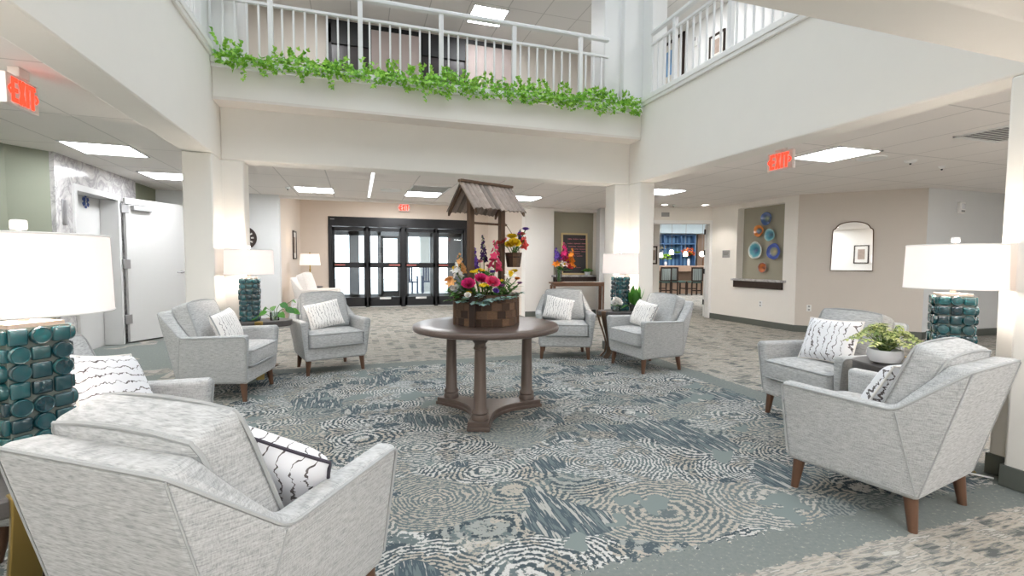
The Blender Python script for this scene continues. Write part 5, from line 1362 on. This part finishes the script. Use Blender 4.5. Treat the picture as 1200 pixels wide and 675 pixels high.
# mirror
md = (c1-c0).normalized(); mc = c0+md*(.79); a_ = math.atan2(md.y, md.x); nn = Vector((md.y, -md.x))
t = thing('wall_mirror', 'arched wall mirror with a thin bronze frame on the taupe wall', 'mirror', (mc.x+nn.x*.004, mc.y+nn.y*.004, 1.07)); t.rotation_euler = (PI/2, 0, a_)
W2, H1, H2 = .275, .665, .80
out = [(-W2-.012, 0), (W2+.012, 0), (W2, H1-.04)]
for k in range(6): q = k/5; out.append((W2-.004-.03*q, H1-.0+.022*math.sin(q*PI/2)))
for k in range(1, 16): q = k/16; an = PI*q; out.append(((W2-.045)*math.cos(an), H1+.02+(H2-H1-.02)*math.sin(an)**.9))
for k in range(6): q = k/5; out.append((-(W2-.034)-.03*q, H1+.022*math.sin((1-q)*PI/2)))
out.append((-W2, H1-.04))
m = MB(); m.prism(out, 0.004, .016); m.build('glass', m_mirror, t, smooth=False)
m = MB(); m.tube([(x, y, .014) for x, y in out], .009, 6, True); m.build('frame', m_bronze, t)
# glass plates in the niche
GPp = 'blue and amber glass plates in the wall niche'
def ring_mat(name, stops):
    t = NT(name); x, y, z = t.sep(t.coord()); r = t.math('SQRT', t.math('ADD', t.math('MULTIPLY', x, x), t.math('MULTIPLY', y, y)))
    f, _ = t.noise(t.coord(), 18, 3); r = t.math('ADD', r, t.math('MULTIPLY', t.math('SUBTRACT', f, .5), .035))
    return t.bsdf(t.ramp(t.math('DIVIDE', r, .2), [(p, hexc(*c)) for p, c in stops]), .08, 0, .6, coat=.8)
PM = [ring_mat('navy_glass', [(0, (150, 170, 130)), (.3, (40, 70, 110)), (.6, (60, 90, 150)), (.7, (150, 170, 200))]), ring_mat('amber_glass_plate', [(0, (90, 120, 130)), (.25, (80, 90, 90)), (.35, (206, 116, 40)), (.65, (220, 150, 80))]),
      ring_mat('aqua_glass', [(0, (60, 90, 110)), (.35, (70, 140, 160)), (.6, (150, 200, 205)), (.75, (225, 232, 230))]), ring_mat('white_blue_glass', [(0, (60, 90, 130)), (.25, (40, 110, 140)), (.6, (90, 170, 185)), (.78, (220, 230, 226)), (1, (236, 236, 230))]),
      ring_mat('cobalt_glass', [(0, (170, 160, 120)), (.35, (120, 130, 120)), (.5, (50, 80, 170)), (.9, (70, 100, 190))]), ring_mat('rust_glass', [(0, (110, 70, 60)), (.25, (200, 110, 50)), (.45, (150, 80, 60)), (.55, (150, 190, 196))])]
for (px, py, r, i, lab) in ((7.12, 2.02, .125, 0, 'dark blue glass plate at the top of the niche'), (7.29, 1.80, .115, 1, 'amber ringed glass plate in the niche'), (7.03, 1.71, .115, 2, 'pale aqua glass plate right of the amber plate'), (7.36, 1.43, .165, 3, 'largest plate, white rimmed with a teal centre'), (6.93, 1.40, .15, 4, 'cobalt blue glass plate at the right of the niche'), (7.17, 1.10, .10, 5, 'small rust centred plate at the bottom of the niche')):
    t = thing('glass_plate', lab, 'plate', (nx+.155, px, py), 0, GPp); t.rotation_euler = (PI/2, 0, -PI/2)
    m = MB(); prof = [(.02, 0), (.3, .004), (.55, .03), (.95, .055), (1.0, .058), (.96, .066), (.55, .042), (.3, .018), (.01, .016)]
    m.lathe([(max(.002, a*r), b) for a, b in prof], 40)
    for v in m.bm.verts:
        an = math.atan2(v.co.y, v.co.x); k = 1+.035*math.sin(an*3+i)+.02*math.sin(an*5+2*i); v.co.x *= k; v.co.y *= k
    m.build('dish', PM[i], t)
def plate_sign(name, label, cat, loc, rot, w, h, mat, extra=None):
    t = thing(name, label, cat, loc); t.rotation_euler = rot; m = MB(); m.box2((-w/2, -h/2, 0), (w/2, h/2, .012)); m.build('plate', mat, t, .003)
    if extra: extra(t)
    return t
def lines(t):
    m = MB(); 
    for k, (a, b) in enumerate(((-.07, .07), (-.06, .05))): m.box2((a, .012-.03*k, .012), (b, .022-.03*k, .0135))
    m.build('raised_text', m_base, t)
plate_sign('room_sign', 'small grey room sign left of the plate niche', 'sign', (nx-.001, 8.0, 1.37), (PI/2, 0, -PI/2), .2, .15, m_greypl, lines)
def outl(t):
    m = MB(); m.box2((-.015, .012, .012), (.015, .042, .0135)); m.build('socket', m_greypl, t); m = MB(); m.box2((-.015, -.042, .012), (.015, -.012, .0135)); m.build('socket', m_greypl, t)
plate_sign('power_outlet', 'white wall outlet under the plate niche', 'outlet', (nx-.001, 7.08, .42), (PI/2, 0, -PI/2), .075, .115, m_whitepl, outl)
op = c0+md*.22
plate_sign('power_outlet', 'white wall outlet on the taupe wall by the corner', 'outlet', (op.x, op.y, .42), (PI/2, 0, a_), .07, .11, m_whitepl, outl)
t = thing('alarm_strobe', 'white alarm box high on the pale grey wall', 'alarm', (9.15, 5.12, 2.08)); m = MB(); m.box2((-.06, -.05, -.09), (.06, 0, .09)); m.build('body', m_whitepl, t, .01); m = MB(); m.box2((-.035, -.065, -.02), (.035, -.045, .06)); m.build('lens', m_ceram, t, .01); m = MB(); m.box2((-.04, -.054, -.07), (.04, -.049, -.04)); m.build('grille', m_greypl, t)
# lift call plates and the emblem sign
plate_sign('lift_call_station', 'tall steel call panel on the marble beside the lift', 'panel', (-3.15, 6.73, 1.72), (PI/2, 0, PI/2), .085, .28, m_steel)
def btn(t):
    m = MB(); m.lathe([(.016, .012), (.016, .018), (.001, .018)], 16, (0, -.03, 0)); m.build('button', m_ink, t)
plate_sign('call_button', 'small steel call button plate below the call panel', 'panel', (-3.15, 6.735, 1.38), (PI/2, 0, PI/2), .07, .13, m_steel, btn)
t = thing('emblem_sign', 'blue six-armed star emblem on the white lift door', 'sign', (-3.339, 7.62, 1.93)); t.rotation_euler = (PI/2, 0, PI/2)
m = MB()
for k in range(3): m.box((0, 0, .004), (.165, .045, .004), (0, 0, k*PI/3+PI/2))
m.build('star', m_blue, t); m = MB(); m.tube([(0, -.055, .0065), (0, .055, .0065)], .004, 6); m.tube([(.0, -.04, .007), (.015, -.02, .007), (-.014, 0, .007), (.014, .02, .007), (0, .04, .007)], .003, 5); m.build('staff', m_whitepl, t)
plate_sign('notice_plate', 'small black notice plate below the star emblem', 'sign', (-3.339, 7.68, 1.47), (PI/2, 0, PI/2), .13, .05, m_ink)
# upper gallery glazed front with roller blinds
t = thing('gallery_glazing', 'dark glazed front with pale blinds at the back of the upper gallery', 'glazing', (0, 8.84, 2.9))
m = MB(); m.box2((-.46, -.05, 2.27), (2.85, 0, 2.34)); m.build('header', m_ink, t)
for x0, x1 in ((-.43, .27), (1.09, 1.92)):
    m = MB(); m.box2((x0, -.02, .1), (x1, 0, 2.27)); m.build('pane', m_dkwin, t); m = MB(); m.box2((x0, -.06, .1), (x0+.05, -.02, 2.27)); m.box2((x0, -.06, 1.95), (x1, -.02, 2.27)); m.build('mullion', m_ink, t)
for x0, x1 in ((.27, 1.09), (1.92, 2.80)):
    m = MB(); m.box2((x0, -.08, .1), (x1, -.05, 2.25)); m.build('roller_blind', m_brown, t, .004)
# chairs glimpsed outside beyond the vestibule
for i, (x, y) in enumerate(((1.75, 17.6), (2.55, 18.0))):
    t = thing('patio_chair', ['dark slatted patio chair outside, nearer the door', 'dark slatted patio chair outside, farther right'][i], 'chair', (x, y, 0), .3-.5*i, 'patio chairs outside the entrance')
    mp = plain('navy_slats', (58, 70, 100), .5)
    m = MB(); m.box2((-.26, -.25, .42), (.26, .25, .46)); m.build('seat', mp, t); m = MB()
    for k in range(6): m.box2((-.25+.088*k, .22, .46), (-.19+.088*k, .25, 1.0))
    m.box2((-.27, .21, .98), (.27, .26, 1.04)); m.build('backrest', mp, t)
    for sx in (-.24, .24):
        for sy in (-.23, .23): m = MB(); m.box2((sx-.025, sy-.025, 0), (sx+.025, sy+.025, .64 if sy < 0 else .46)); m.build('leg', mp, t)
        m = MB(); m.box2((sx-.035, -.27, .62), (sx+.035, .25, .65)); m.build('arm', mp, t)
# white cord of the near right lamp
m = MB(); m.tube([(3.34, 1.80, .5), (3.36, 1.84, .2), (3.33, 1.78, .03), (3.24, 1.72, .012), (3.30, 1.62, .012)], .005, 6)
tag(m.build('lamp_cord', m_whitepl), 'white lamp cord lying by the near right column', 'cord')
# ---- floor lamps added out of view to uplight ceilings; console seen in the mirror
def added_torchiere(label, x, y, w):
    t = thing('added_floor_lamp', label, 'lamp', (x, y, 0), 0, 'floor lamps added outside the view for uplight')
    m = MB(); m.lathe([(.15, 0), (.15, .015), (.02, .03), (.014, .06), (.014, 1.58), (.02, 1.6)], 24); m.build('pole', m_brass, t)
    m = MB(); m.lathe([(.03, 1.58), (.14, 1.66), (.19, 1.76), (.185, 1.76), (.13, 1.665), (.02, 1.60)], 32, cap=False); m.build('lamp_shade', m_shade, t)
    li = bpy.data.lights.new('bulb_light', 'POINT'); li.energy = w; li.color = (1, .93, .86); li.shadow_soft_size = .06
    lo = bpy.data.objects.new('bulb_light', li); COL.objects.link(lo); lo.location = (x, y, 1.72)
added_torchiere('unseen white floor lamp added behind the viewer, right of the mirror axis', 4.4, -1.6, 25)
added_torchiere('unseen white floor lamp added behind the viewer on the left', -2.2, -1.0, 30)
added_torchiere('unseen white floor lamp added in the right hand lounge', 6.6, 1.0, 55)
added_torchiere('unseen white floor lamp added by the sage green wall', -2.9, 2.4, 45)
t = thing('console_table', 'dark console table against the wall behind the viewer', 'table', (2.2, -2.15, 0))
m = MB(); m.box2((-.7, -.2, .72), (.7, .2, .76)); m.build('tabletop', m_dark, t, .005)
for sx in (-.65, .65):
    for sy in (-.16, .16): m = MB(); m.box2((sx-.025, sy-.025, 0), (sx+.025, sy+.025, .72)); m.build('leg', m_dark, t, .004)
lamp('table lamp on the console behind the viewer, seen only in the mirror', (2.55, -2.1, .76), .3, 7)
picture('framed print on the wall behind the viewer', (1.75, -2.399, 1.5), (PI/2, 0, PI), .5, .6, m_dark, m_art)
# ================================================================== LIGHT
wd = bpy.data.worlds.new('sky'); SC.world = wd; wd.use_nodes = True
bg = wd.node_tree.nodes['Background']; bg.inputs[0].default_value = (.88, .95, 1.04, 1); bg.inputs[1].default_value = 3.9
def portal(loc, rot, sx, sy):
    li = bpy.data.lights.new('portal', 'AREA'); li.shape = 'RECTANGLE'; li.size = sx; li.size_y = sy; li.cycles.is_portal = True
    o = bpy.data.objects.new('portal', li); COL.objects.link(o); o.location = loc; o.rotation_euler = rot
portal(((XL+XR)/2, (YN+YB)/2, ZU+.62), (0, 0, 0), XR-XL, YB-YN)
portal((1.1, 15.9, 1.1), (-PI/2, 0, 0), 4.8, 2.2)
def area(loc, sx, sy, w, col_=(.97, .985, 1), rot=(0, 0, 0)):  # area lights added to brighten the rooms, no fixture modelled
    li = bpy.data.lights.new('added_panel_light', 'AREA'); li.shape = 'RECTANGLE'; li.size = sx; li.size_y = sy; li.energy = w; li.color = col_
    o = bpy.data.objects.new('added_panel_light', li); COL.objects.link(o); o.location = loc; o.rotation_euler = rot; return o
PW = 28
for x, y in ((-.6, -.6), (1.8, -.6), (.6, -1.8), (3.6, -.8), (-2.6, .4), (-2.5, 3.3), (5.2, .6), (7.2, 2.8), (8.6, 1.0)):
    area((x, y, ZC-.02), .6, .6, PW)
for lat, d in ((4.6, 2.0), (5.6, 4.0)):
    p = BR @ Vector((lat, d, 2.40)); area(p, .6, .6, 45)
for lat in (4.2, 6.0, 7.8):
    p = BR @ Vector((lat, 6.8, 2.97)); area(p, .6, .6, 45)
area((1.0, 11.2, 2.73), .6, .6, 55)
area((1.1, 14.4, 2.43), .6, .6, 55)
for x, y in ((-.6, 7.5), (4.6, 6.5), (4.6, 3.0), (-2.5, 4)): area((x, y, ZU-.02), .6, .6, 25)
vs_ = SC.view_settings; vs_.view_transform = 'Standard'; vs_.look = 'None'; vs_.gamma = 1; vs_.exposure = 0.42; vs_.use_curve_mapping = False
SC.cycles.max_bounces = 10; SC.cycles.diffuse_bounces = 8; SC.cycles.glossy_bounces = 4; SC.cycles.transmission_bounces = 6; SC.cycles.transparent_max_bounces = 16
SC.cycles.use_denoising = True; SC.cycles.sample_clamp_indirect = 6
